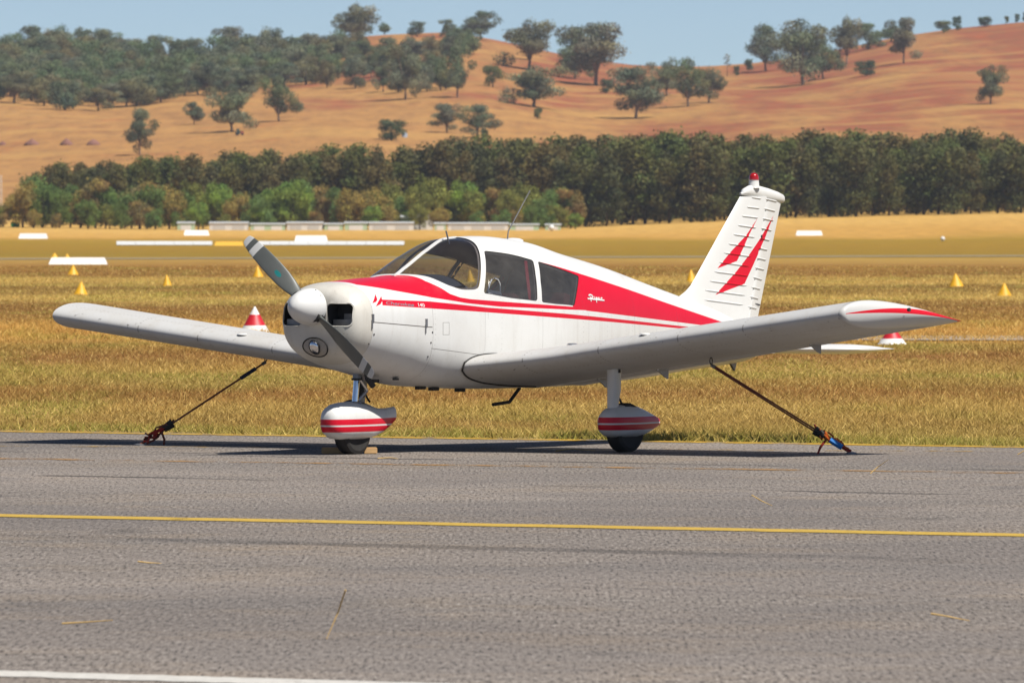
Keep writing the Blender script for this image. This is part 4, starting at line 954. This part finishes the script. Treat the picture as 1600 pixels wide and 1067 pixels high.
for side in (1, -1):
    ys = [.30, .5, .7, .9, 1.1, 1.27, 1.6, 2.0, 2.4, 2.8, 3.2, 3.6, 4.0, 4.285]
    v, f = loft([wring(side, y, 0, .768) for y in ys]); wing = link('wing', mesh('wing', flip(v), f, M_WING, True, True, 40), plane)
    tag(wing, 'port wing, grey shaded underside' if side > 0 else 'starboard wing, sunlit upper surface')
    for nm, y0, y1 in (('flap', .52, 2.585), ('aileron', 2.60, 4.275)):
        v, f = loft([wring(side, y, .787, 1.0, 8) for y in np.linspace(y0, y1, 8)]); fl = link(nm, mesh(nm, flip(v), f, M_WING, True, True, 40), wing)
        for y in np.arange(y0 + .12, y1 - .05, .16):
            a, b = wpt(side, y, 1.30, False), wpt(side, y, 1.56, False); MB().tube([(a[0], -a[1], a[2]), (b[0], -b[1], b[2])], .0045, 5).build('bead', M_WING, fl)
            a, b = wpt(side, y, 1.30, True), wpt(side, y, 1.56, True); MB().tube([(a[0], -a[1], a[2]), (b[0], -b[1], b[2])], .0045, 5).build('bead', M_WING, fl)
    # rounded tip
    rings = []; band = []; n = 30
    for s in [0, .12, .25, .38, .5, .62, .72, .8, .87, .92, .96, .985, .998]:
        xl = 1.52 * (1 - math.sqrt(1 - s)); y = 4.285 + .255 * s; up, lo = [], []
        for i in range(n + 1):
            x = xl + (1.6 - .02 * s - xl) * (1 - math.cos(math.pi / 2 * i / n)); se = 1 - max(0, 1 - x / 1.52) ** 2 if x < 1.52 else 1
            k = math.sqrt(max(0, 1 - (s / max(se, 1e-6)) ** 2.4)) if s > 0 else 1
            u_, l_ = wpt(side, y, x, True, k), wpt(side, y, x, False, k); m = (u_[2] + l_[2]) / 2; up.append((u_, u_[2] - m)); lo.append((l_, l_[2] - m))
        seq = up[::-1] + lo[1:]; rings.append([q[0] for q in seq]); band += [q[1] for q in seq]
    v, f = loft(rings, True, True, True); me = mesh('wing_tip', flip(v), f, M_TIP, True, False)
    at = me.attributes.new('band', 'FLOAT', 'POINT'); at.data.foreach_set('value', np.array(band, np.float32))
    bm = bmesh.new(); bm.from_mesh(me); bmesh.ops.recalc_face_normals(bm, faces=bm.faces); bm.to_mesh(me); bm.free()
    tip = link('wing_tip', me, wing)
    q = wpt(side, 4.50, .75, True, .4); MB().lathe([(.018, 0), (.016, .02), (.004, .03)], 'y', (q[0], -q[1] - side * .035, q[2] - .02), 10).build('navigation_light', M_DARK, tip)
    # hinge brackets under the trailing edge, tie-down ring, root seal
    for y in (.92, 1.56, 3.18):
        a = wpt(side, y, 1.22, False); b = wpt(side, y, 1.42, False)
        vv = [(a[0], a[1] + e, a[2] + .01) for e in (-.007, .007)] + [(b[0], b[1] + e, b[2] + .01) for e in (-.007, .007)] + [(b[0], b[1] + e, b[2] - .085) for e in (-.007, .007)] + [(b[0] - .05, b[1] + e, b[2] - .07) for e in (-.007, .007)]
        MB().add(flip(vv), [(0, 2, 4, 6), (1, 3, 5, 7), (0, 1, 3, 2), (2, 3, 5, 4), (4, 5, 7, 6), (6, 7, 1, 0)]).build('hinge_bracket', M_STEEL, wing, False)
    a = wpt(side, 2.37 if side > 0 else 2.52, .9, False); MB().tube([(a[0] + .02 * math.cos(t), -a[1] + .0, a[2] - .03 + .03 * math.sin(t)) for t in np.linspace(0, 6.283, 14)], .005, 6).build('tie_down_ring', M_DARK, wing)
    RING = a
    if side > 0: RING_P = a
    else: RING_S = a
    sl = []
    le = x_le(.5)
    for c, up in [(.35 - .35 * i / 14, True) for i in range(14)] + [(.75 * i / 24, False) for i in range(25)]:
        x = le + (1.6 - le) * c ** 1.35 if c > 0 else le; q = wpt(side, .5, x, up); pz = q[2]; xx = x
        pp = skin_p(xx, pz); pp = max(pp, .40); q = wpt(side, pp, x, up, 1.03); sl.append((x - (.012 if c < .05 else 0), -side * (pp + .006), q[2]))
    MB().tube(sl, .008, 6).build('root_seal', M_BLACK, wing)
    for y, x in ((2.2, .12), (1.30, .3)):            # fuel cap and small vent on top
        q = wpt(side, y, x, True); MB().lathe([(.05, 0), (.05, .008), (.035, .018)], 'z', (q[0], -q[1], q[2] - .002), 14).build('fuel_cap' if x > .2 else 'vent', M_ALU if x > .2 else M_WHITE, wing)
# tail
def lat(pts): return [ac(u, v_, 1, 0.0) for u, v_ in pts]
lef = lat([(1158, 304), (1076, 452)]); hin = lat([(1194, 306), (1167, 462)]); tea = lat([(1220, 313), (1190, 462)])
lx = lambda P, z: P[0][0] + (P[1][0] - P[0][0]) * (z - P[0][2]) / (P[1][2] - P[0][2])
zt_ = float(lef[0][2]) - .02
zs = [.95, 1.1, 1.2, 1.27, 1.32, 1.36, 1.40, 1.45, 1.52, 1.7, 1.9, 2.1, zt_]
def fin_le(z): return lx(lef, z) - (.42 * ((1.47 - z) / .25) ** 2 if z < 1.47 else 0) if z > 1.2 else lx(lef, 1.2) - .49
def finring(z):
    a, b = fin_le(z), lx(hin, z) - .006; h = .062 - .022 * (z - 1.2); n = 14
    up = [(a + (b - a) * (1 - math.cos(math.pi / 2 * i / n)), h * (1 - (1 - (1 - math.cos(math.pi / 2 * i / n))) ** 2.2) ** .6, z) for i in range(n + 1)]
    return up[::-1] + [(x, -y, z) for x, y, z in up[1:]]
v, f = loft([finring(z) for z in zs]); fin = link('tail_fin', mesh('tail_fin', flip(v), f, M_FIN, True, True, 40), plane)
def rudring(z):
    a, b = lx(hin, z) + .006, lx(tea, z); h = .060 - .022 * (z - 1.2)
    up = [(a + (b - a) * s, h * (1 - s) + .006 * s, z) for s in (0, .08, .3, .6, .9, 1)]; up[0] = (a, h * .75, z)
    return up[::-1] + [(x, -y, z) for x, y, z in up]
zr = float(tea[0][2])
v, f = loft([rudring(z) for z in np.linspace(.98, zr, 10)]); rud = link('rudder', mesh('rudder', flip(v), f, M_FIN, True, True, 40), plane)
def bead(u0, v0, u1, v1, par_, rudder):
    p, q = ac(1020 + u0 / 5, 250 + v0 / 5, 1, .04), ac(1020 + u1 / 5, 250 + v1 / 5, 1, .04)
    def half(P):
        x, z = P[0], P[2]
        if rudder: a, b = lx(hin, z) + .006, lx(tea, z); s = min(1, max(0, (x - a) / (b - a))); h = .060 - .022 * (z - 1.2); return h * (1 - s) + .006 * s
        a, b = fin_le(z), lx(hin, z); s = min(1, max(.02, (x - a) / (b - a))); return (.062 - .022 * (z - 1.2)) * (1 - (1 - s) ** 2.2) ** .6
    for sd in (1, -1):
        pts = [p + (q - p) * k for k in np.linspace(0, 1, 12)]
        MB().tube([(c[0], -sd * half(c), c[2]) for c in pts], [.004] + [.0085] * 10 + [.004], 6).build('bead', M_FIN, par_)
for a, b, c, d in [(780, 292, 845, 303), (742, 367, 832, 378), (703, 437, 818, 452), (672, 510, 803, 530), (637, 582, 790, 604), (597, 655, 772, 680), (562, 725, 757, 754), (525, 799, 742, 830), (487, 872, 733, 906), (450, 945, 722, 982), (412, 1017, 707, 1056), (402, 1092, 690, 1130)]: bead(a, b, c, d, fin, False)
for a, b, c, d in [(882, 305, 985, 326), (868, 380, 972, 400), (855, 457, 957, 474), (842, 532, 942, 552), (832, 612, 926, 628), (820, 688, 908, 703), (806, 765, 897, 781), (790, 840, 882, 857), (772, 915, 864, 935), (757, 992, 850, 1008), (745, 1067, 835, 1083), (730, 1145, 820, 1160)]: bead(a, b, c, d, rud, True)
tp = lat([(1159, 302), (1162, 295), (1170, 290), (1184, 290), (1200, 294.5), (1214, 299.5), (1222, 304), (1225, 308)]); rings = []
bl = lat([(1159, 304), (1220, 316)])
for iq, q in enumerate(tp):
    x = q[0]; zb_ = bl[0][2] + (bl[1][2] - bl[0][2]) * (x - bl[0][0]) / (bl[1][0] - bl[0][0]); zm_ = (zb_ + q[2]) / 2; hh = max(.004, (q[2] - zb_) / 2); ww = .031; zb_ -= .008; zm_ = (zb_ + q[2]) / 2; hh = max(.004, (q[2] - zb_) / 2); e = .35 if iq in (0, len(tp) - 1) else 1; rings.append([(x, ww * e * math.cos(a), zm_ + hh * e * math.sin(a)) for a in np.linspace(0, 6.283, 16, endpoint=False)])
v, f = loft(rings); link('fin_cap', mesh('fin_cap', flip(v), f, M_WHITE, True, True, 60), fin)
b0 = ac(1178, 294, 1, 0); b1 = ac(1178, 282, 1, 0); b2 = ac(1178, 270, 1, 0); hb = b2[2] - b1[2]
MB().lathe([(.060, 0), (.050, .02), (.046, b1[2] - b0[2]), (.050, b1[2] - b0[2] + .004)], 'z', (b0[0], 0, b0[2]), 20).build('beacon_base', M_WHITE, fin)
t = NT('red_beacon_lens'); t.bsdf((.45, .012, .012), .12, coat=.5, **{'Transmission Weight': .35}); M_LENS = t.m
MB().lathe([(.047, .004), (.047, hb * .35), (.042, hb * .62), (.029, hb * .87), (.010, hb * .99), (.002, hb)], 'z', (b1[0], 0, b1[2]), 20).build('beacon_lens', M_LENS, fin)
MB().tube([tuple(q) for q in flip([ac(1166, 300, 1, 0), ac(1157, 303, 1, 0)])], .012, 6).build('balance_stub', M_WHITE, fin)
MB().box((lx(hin, 1.9) + .004, -.045, 1.90), (.012, .02, .035)).build('hinge_slot', M_DARK, rud, False)
for i in range(5): MB().box((lx(tea, 1.27) - .135 + i * .024, -.030 + i * .003, 1.275 - i * .003), (.012, .012, .014)).build('small_mark', M_PANEL, rud, False)
def sring(p):
    s = max(0, (p - 1.30) / .21); a = 4.50 + .12 * s * s; b = 5.29 - .02 * s; k = math.sqrt(max(.02, 1 - s * s)); n = 12
    up = [(a + (b - a) * (1 - math.cos(math.pi / 2 * i / n)), p, .865 + thick(1 - math.cos(math.pi / 2 * i / n)) * .62 * k) for i in range(n + 1)]
    return up[::-1] + [(x, p, 1.73 - z) for x, p, z in up[1:]]
v, f = loft([sring(abs(p)) if p >= 0 else [(x, p, z) for x, _, z in sring(abs(p))] for p in (-1.51, -1.49, -1.42, -1.3, -.8, -.3, 0, .3, .8, 1.3, 1.42, 1.49, 1.51)])
stab = link('stabilator', mesh('stabilator', flip(v), f, M_WHITE, True, True, 50), plane)
q = ac(1146, 566, 1, 0); MB().add(flip([(q[0] - .1, .012, q[2] + .03), (q[0] - .1, -.012, q[2] + .03), (q[0] + .05, .012, q[2] + .03), (q[0] + .05, -.012, q[2] + .03), (q[0] + .01, .012, q[2] - .08), (q[0] + .01, -.012, q[2] - .08)]), [(0, 2, 4), (1, 3, 5), (0, 1, 3, 2), (2, 3, 5, 4), (4, 5, 1, 0)]).build('tail_skid', M_STEEL, plane, False)
# landing gear
def fairing(parent, cx, cp, prof, name='wheel_fairing'):
    rings = []
    for dx, w, zb_, zt in prof:
        zm = (zb_ + zt) / 2 - .02 * (zt - zb_); ring = []
        for a in np.linspace(0, 2 * math.pi, 32, endpoint=False):
            c, s = math.cos(a), math.sin(a); n = 2.3; ring.append((cx + dx, cp + w * np.sign(c) * abs(c) ** (2 / n), zm + ((zt - zm) if s >= 0 else (zm - zb_)) * np.sign(s) * abs(s) ** (2 / (2.2 if s > 0 else 3.2))))
        rings.append(ring)
    v, f = loft(rings); return link(name, mesh(name, flip(v), f, M_PANT, True, True, 55), parent)
def wheel(parent, cx, cp, r=.222, w=.075):
    ty = MB().lathe([(r * .55, -w * .8), (r * .80, -w), (r * .94, -w * .85), (r, -w * .42), (r, w * .42), (r * .94, w * .85), (r * .80, w), (r * .55, w * .8)], 'y', (cx, -cp, r - .004), 40).build('tyre', M_BLACK, parent)
    MB().lathe([(r * .56, -w * .6), (r * .5, -w * .72), (r * .2, -w * .6), (r * .2, w * .6), (r * .5, w * .72), (r * .56, w * .6)], 'y', (cx, -cp, r - .004), 24).build('wheel_rim', M_STEEL, parent)
    return ty
MAINP = [(-.335, .03, .24, .30), (-.325, .065, .205, .335), (-.29, .095, .165, .372), (-.23, .115, .14, .402), (-.14, .125, .134, .421), (-.02, .128, .134, .428), (.10, .122, .134, .420), (.20, .108, .140, .396), (.30, .088, .165, .366), (.40, .064, .195, .335), (.47, .046, .218, .312), (.50, .036, .228, .302)]
NOSEP = [(-.385, .03, .26, .34), (-.375, .07, .22, .385), (-.335, .10, .175, .425), (-.27, .122, .145, .450), (-.16, .135, .134, .464), (-.04, .138, .134, .466), (.08, .132, .134, .455), (.18, .120, .136, .432), (.28, .102, .155, .412), (.40, .078, .185, .400), (.50, .056, .228, .402), (.61, .036, .285, .412)]
def main_gear(side, p, dx=0.0):
    g = empty('main_gear'); g.parent = plane
    rings = []
    for z, L, W, ox in ((.37, .095, .085, -.02), (.46, .105, .09, -.015), (.55, .13, .098, 0), (.80, .145, .105, 0), (.90, .15, .11, 0)):
        rings.append([(.625 + ox + L / 2 * np.sign(math.cos(a)) * abs(math.cos(a)) ** .7, side * p + W / 2 * np.sign(math.sin(a)) * abs(math.sin(a)) ** .7, z) for a in np.linspace(0, 6.283, 20, endpoint=False)])
    v, f = loft(rings); st = link('strut_fairing', mesh('strut_fairing', flip(v), f, M_WHITE, True, True, 50), g)
    MB().box((.63, -side * (p + .052), .735), (.03, .012, .055)).build('inspection_slot', M_DARK, st, False)
    MB().tube([(.69, -side * p, .50), (.73, -side * p, .45), (.77, -side * p, .415)], .010, 6).build('brake_hose', M_BLACK, g)
    MB().tube([(.625, -side * p, .45), (.70 + dx * .6, -side * p, .30), (.795 + dx, -side * p, .218)], .032, 10).build('axle_leg', M_STEEL, g)
    fairing(g, .795 + dx, side * p, MAINP); wheel(g, .795 + dx, side * p); return g
main_gear(1, 1.524); main_gear(-1, 1.25, -.28)
ng = empty('nose_gear'); ng.parent = plane; NXW = -1.204
ns = MB().tube([(-1.12, 0, .80), (-1.135, 0, .66)], .040, 14).build('strut_housing', M_STEEL, ng); MB().tube([(-1.135, 0, .665), (-1.165, 0, .45)], .028, 14).build('strut', M_CHROME, ng)
MB().lathe([(.05, 0), (.05, .018)], 'z', (-1.135, 0, .652), 16).build('collar', M_DARK, ns); MB().box((-1.165, 0, .462), (.16, .10, .012)).build('fork_plate', M_STEEL, ng, False)
MB().tube([(-1.10, 0, .66), (-.985, 0, .56)], .014, 6).tube([(-.985, 0, .56), (-1.12, 0, .47)], .014, 6).build('torque_link', M_ALU, ng)
MB().box((-1.02, .06, .60), (.10, .02, .22), Matrix.Rotation(R(-12), 3, 'Y')).build('dark_strut_plate', M_DARK, ng, False)  # added dark plate imitating the shaded far main strut behind the nose leg
fairing(ng, NXW, 0, NOSEP); wheel(ng, NXW, 0, .205, .07)
for s in (-1, 1): MB().tube([(NXW, s * .095, .20), (-1.165, s * .05, .455)], .016, 6).build('fork_leg', M_STEEL, ng)
# step, aerials, probe
stp = [ac(812, 606, 1, -.25), ac(796, 628, 1, -.25), ac(770, 632, 1, -.25)]
MB().tube(flip(stp), .016, 8).build('boarding_step', M_BLACK, plane)
w0, w1 = ac(793, 374, 1, 0), ac(828, 298, 1, 0)
wa = MB().tube(flip([w0, w0 * .88 + w1 * .12 + np.array([-.03, 0, 0.02]), w1]), [.007, .006, .004], 6).build('whip_antenna', M_STEEL, plane)
q = ac(801, 377, 1, 0); MB().lathe([(.10, -.02), (.095, .012), (.06, .026), (.01, .030)], 'z', (q[0], 0, q[2] + .0), 20).build('aerial_dome', M_WHITE, plane)
q = ac(700, 376, 1, .06); MB().tube(flip([q + np.array([.02, 0, -.03]), q + np.array([-.03, 0, .085])]), .008, 6).build('temperature_probe', M_STEEL, plane)
for x, z in ((-1.05, .655), (-.35, .585), (-.15, .572), (.25, .556)): MB().box((x, -.12, z - .01), (.10, .05, .03)).build('belly_drain', M_DARK, fuselage, False)
for u, v_ in ((832, 395), (822, 470), (1083, 462), (1085, 468)):
    pass
# ---- cabin
XL = np.arange(-.55, 1.76, .035); V, F, _ = shell(XL, 120, [P.mean(0) + (P - P.mean(0)) * 1.06 for P in POLYS], -.032, True)
v, f = sub(V, F[-1]); link('cabin_lining', mesh('cabin_lining', flip(v), f, M_LINING), fuselage)
rng_ = [(float(skin_p(1.74, z)) - .035, z) for z in np.linspace(.62, 1.70, 12)]
MB().add([(1.735, -a, z) for a, z in rng_] + [(1.735, a, z) for a, z in rng_[::-1]], [tuple(range(24))]).build('rear_bulkhead', M_LINING, fuselage, False)
def across(x0, x1, zf0, zf1, mat, name, k=.94):
    rows = []
    for s in np.linspace(0, 1, 8):
        x = x0 + (x1 - x0) * s; zt = zf0 + (zf1 - zf0) * s; w = (skin_p(x, min(zt, float(par(x)[1]) - .03)) - .03) * k
        rows.append([(x, w * c, zt - .10 * abs(c) ** 3) for c in np.linspace(-1, 1, 17)])
    v, f = loft(rows, False, False, False); return link(name, mesh(name, v, f, mat), fuselage)
across(-.54, -.10, 1.545, 1.575, M_PANEL, 'glareshield')
pl = []
for c in np.linspace(-1, 1, 17): w = (skin_p(-.10, 1.50) - .03) * .94; pl.append((-.10, w * c, 1.575 - .10 * abs(c) ** 3))
MB().add(pl + [(-.07, p[1], 1.10) for p in pl], [(i, i + 1, 18 + i, 17 + i) for i in range(16)]).build('instrument_panel', M_PANEL, fuselage, False)
for s in (-1, 1):
    for i in range(3):
        for j in range(2): MB().lathe([(.04, 0), (.04, -.008)], 'x', (-.088, s * (.12 + .1 * i), 1.45 - .11 * j), 12).build('gauge', M_STEEL, fuselage)
    yk = MB().tube([(-.09, -s * .24, 1.32), (.06, -s * .24, 1.34)], .012, 8).tube([(.06, -s * .24 + .14 * math.cos(a), 1.36 + .12 * math.sin(a)) for a in np.linspace(R(-30), R(210), 14)], .013, 6).build('control_yoke', M_PANEL, fuselage)
    for x0, nm in ((.30, 'front_seat'), (1.10, 'rear_seat')):
        st = empty(nm); st.parent = fuselage
        MB().box((x0 + .05, -s * .25, .93), (.46, .42, .12)).build('cushion', M_SEAT, st, True, 30)
        MB().box((x0 + .34, -s * .25, 1.16), (.11, .40, .48), Matrix.Rotation(R(14), 3, 'Y'), .82).build('backrest', M_SEAT, st, True, 30)
b0 = ac(827, 408, 1, .40); b1 = ac(822, 470, 1, .46)
MB().box(((b0[0] + b1[0]) / 2, -.43, (b0[2] + b1[2]) / 2), (.045, .008, 1.0 * (b0[2] - b1[2]) * 1.02), Matrix.Rotation(R(-8), 3, 'X')).build('shoulder_belt', M_BELT, fuselage, False)
arch = [ac(u, v_, 1, .50) for u, v_ in [(762, 456), (765, 443), (768, 437), (773, 434.5), (778, 437), (781, 443), (781.5, 460)]]
sw = MB().tube(flip(arch), .008, 6).build('storm_window_latch', M_ALU, fuselage)
sb = [ac(761, 458, 1, .50), ac(782, 461, 1, .50)]; MB().tube(flip(sb), .018, 6).tube(flip([p_ + np.array([0, 0, .022]) for p_ in sb]), .010, 6).build('storm_window_hinge', M_ALU, fuselage)
# ---- lettering laid on the skin
def to_skin(pts, x0, z0, sx, sz, slope=0.0, off=.004):
    out = []
    for a, b in pts: x = x0 + a * sx; z = z0 + b * sz + slope * a * sx; out.append((x, -(skin_p(x, z) + off), z))
    return out
def text_on_skin(name, txt, x0, z0, x1, z1, height, mat, shear=0.0):
    cu = bpy.data.curves.new('txt', 'FONT'); cu.body = txt; cu.size = 1; cu.shear = shear; cu.resolution_u = 3; cu.offset = .012
    o = bpy.data.objects.new('txt', cu); COL.objects.link(o); dg = bpy.context.evaluated_depsgraph_get(); me = bpy.data.meshes.new_from_object(o.evaluated_get(dg)); bpy.data.objects.remove(o)
    V = [q.co for q in me.vertices]; w = max(q.x for q in V); Fs = [tuple(p.vertices) for p in me.polygons]
    vv = to_skin([(q.x, q.y) for q in V], x0, z0, (x1 - x0) / w, height, (z1 - z0) / (x1 - x0))
    return link(name, mesh(name, vv, Fs, mat, False, False), fuselage)
def strokes(name, lines, fx, w, mat):
    mb = MB()
    for L in lines:
        P = [np.array(fx(*p)) for p in L]; tv = []
        for i, p in enumerate(P):
            d = P[min(i + 1, len(P) - 1)] - P[max(i - 1, 0)]; d = d / (np.linalg.norm(d) + 1e-9); nrm = np.array([-d[1], d[0]]) * w / 2; tv += [p + nrm, p - nrm]
        mb.add([(x, -(skin_p(x, z) + .004), z) for x, z in tv], [(2 * i, 2 * i + 1, 2 * i + 3, 2 * i + 2) for i in range(len(P) - 1)])
    return mb.build(name, mat, fuselage, False)
fx = lambda a, b: (1.699 + (900 + a / 26.67 - 918) * .01235, 1.330 - (450 + b / 26.67 - 470) * .00577)
strokes('script_lettering', [[(488, 440), (700, 468), (950, 500), (1170, 525)], [(598, 350), (605, 450), (615, 565)], [(548, 318), (590, 286), (650, 290), (705, 330), (712, 372), (680, 410), (600, 428)], [(758, 350), (766, 462)], [(822, 405), (832, 500), (835, 615)], [(822, 415), (870, 405), (892, 430), (872, 465), (830, 478)], [(928, 458), (978, 440), (968, 415), (938, 418), (926, 450), (940, 488), (985, 490)], [(1030, 425), (1040, 500)], [(1032, 450), (1060, 425), (1098, 432)]], fx, .0125, M_LETTER)
text_on_skin('model_lettering', 'Cherokee', -1.335, 1.322, -.940, 1.299, .040, M_SILVER, .35)
text_on_skin('number_lettering', '140', -.892, 1.299, -.790, 1.293, .044, M_LETTER)

# ------------------------------------------------------------------ tie-downs and chocks
def ac_world(p): c, s = math.cos(ALPHA), math.sin(ALPHA); return Vector((TX + p[0] * c + p[1] * s, DIST + p[0] * s - p[1] * c, p[2]))
M_STRAP = simple('dark_red_strap', lin((128, 70, 52)), .8, var=.3, scale=30); M_ORANGE = simple('orange_webbing', lin((236, 116, 30)), .7, var=.25, scale=20)
M_BLUE = simple('blue_tag', lin((40, 132, 214)), .6); M_NAVY = simple('navy_webbing', lin((40, 52, 84)), .8); M_REDW = simple('red_webbing', lin((176, 44, 26)), .7, var=.25, scale=20)
def on_g(u, v, z=.012): X, Y = on_flat(u, v); return Vector((X, Y, z))
def strap(ring, gpt, label, kind):
    top = ac_world((ring[0], ring[1], ring[2] - .065)); g = gpt; d = (top - g); L = d.length; d.normalize(); r = empty('tie_down_strap', g); loc = lambda t, o=(0, 0, 0): (g + d * L * t + Vector(o)) - g
    MB().tube([loc(.97), loc(.985), loc(1.0)], .016, 8).build('hook', M_STEEL, r)
    a, b = loc(.24), loc(.97); side = Vector((0, 1, 0)); w = .02
    perp = d.cross(side).normalized()
    for k in ((-1, 1) if kind else (0,)): MB().tube([a + perp * k * .009, b + perp * k * .007], .0085 if kind else .010, 6).build('webbing', M_STRAP, r)
    if not kind: MB().tube([loc(.80), loc(.92)], .018, 8).build('sleeve', M_NAVY, r)
    MB().tube([loc(.19), loc(.26)], [.034, .042], 10).build('ratchet', M_BLACK, r)
    rnd = random.Random(5 + kind)
    for i in range(13):                              # bundled spare webbing
        t0 = .02 + .0135 * i; pts = [loc(t0 + .03 * q, (rnd.uniform(-.045, .045), rnd.uniform(-.03, .03), rnd.uniform(-.035, .05))) for q in range(4)]
        pts = [Vector((p.x, p.y, max(p.z, .01))) for p in pts]
        MB().tube(pts, .009, 5).build('spare_webbing', (M_ORANGE if i % 3 else M_REDW) if kind else (M_REDW if i % 2 else M_STRAP), r)
    t0 = loc(.17); MB().tube([t0, t0 + Vector((.03 if not kind else -.06, 0, -.08)), t0 + Vector((.02 if not kind else -.09, 0, -.155))], [.010, .012, .008], 5).build('loose_end', M_REDW if kind else M_STRAP, r)
    if kind: MB().tube([loc(.065, (0, -.03, 0)), loc(.15, (0, -.03, 0))], .026, 8).build('blue_tag', M_BLUE, r)
    MB().tube([loc(0.0), loc(.08)], .012, 6).build('ground_cord', M_REDW if kind else M_STRAP, r)
    MB().lathe([(.05, -.01), (.05, .004), (.02, .012)], 'z', (0, 0, 0), 14).build('ground_ring', M_STEEL, r)
    return tag(r, label, 'strap')
strap(RING_P, on_g(1330, 710), 'double tie-down strap with orange bundle and blue tag under the red tipped wing', 1)
strap(RING_S, on_g(218, 697), 'thin dark tie-down strap with red bundle under the shaded far wing', 0)
def wood():
    t = NT('chock_wood'); c = t.coord(); w = t.noise(t.scale(c, (6, 60, 60)), 1, 4, .7); return t.bsdf(t.mix(w, lin((184, 140, 92)), lin((236, 196, 138))), .85, bump=w, bump_s=.5)
m_wood = wood()
def chock(u0, u1, vb, h, depth, rz, label):
    a, b = on_g(u0, vb, 0), on_g(u1, vb, 0); L = (b - a).length; me = MB().box((0, 0, h / 2), (L, depth, h)).build('wheel_chock', m_wood, None, False)
    bm = bmesh.new(); bm.from_mesh(me.data); bmesh.ops.bevel(bm, geom=bm.edges[:], offset=.006, segments=2, affect='EDGES'); bm.to_mesh(me.data); bm.free()
    me.location = (a + b) / 2 + Vector((0, 0, .008)); me.rotation_euler = (0, 0, rz); return tag(me, label, 'chock', 'wooden chocks at the nose wheel')
chock(503, 550, 710, .055, .10, R(-6), 'longer weathered plank chock in front of the nose wheel')
chock(568, 589, 710, .055, .10, R(4), 'short orange brown wooden chock behind the nose wheel')
# straw blown onto the apron
m_straw = simple('straw', lin((206, 170, 104)), .8, var=.2)
for i, pts in enumerate([[(1175, 776), (1190, 785), (1207, 793)], [(96, 978), (130, 976), (176, 972)], [(540, 925), (528, 960), (510, 1002)], [(1360, 742), (1372, 732), (1388, 720)], [(868, 707), (890, 703), (930, 706)], [(1455, 962), (1480, 966), (1516, 974)], [(590, 718), (610, 717), (622, 719)], [(985, 706), (984, 698), (982, 690)], [(1590, 712), (1600, 706), (1612, 702)], [(215, 880), (232, 882), (252, 883)]]):
    u_, v_ = pts[0]; vb = max(p[1] for p in pts); Y = CAMH * FPX / (vb - HORIZON); r = []
    for u, v in pts: X = (u - 800) / FPX * Y; z = .012 + (vb - v) / FPX * Y; r.append((X, Y + random.uniform(-.05, .05), min(z, .30)))
    o = MB().tube(r, [.005, .004, .002], 5).build('straw', m_straw); tag(o, 'pale dry straw stalk lying on the asphalt apron', 'straw', 'loose straw stalks on the apron')

# ------------------------------------------------------------------ haze: the air between the airfield and the hills
t = NT('haze'); pv = t.n('ShaderNodeVolumePrincipled'); pv.inputs['Color'].default_value = (.80, .88, 1.0, 1); pv.inputs['Density'].default_value = .00006; pv.inputs['Anisotropy'].default_value = .2
t.l(pv.outputs[0], t.out.inputs['Volume'])
hz = MB().box((0, 570, 68), (16000, 7300, 140)).build('haze', t.m, None, False); tag(hz, 'thin pale haze over the airfield and hills', 'haze', kind='stuff')
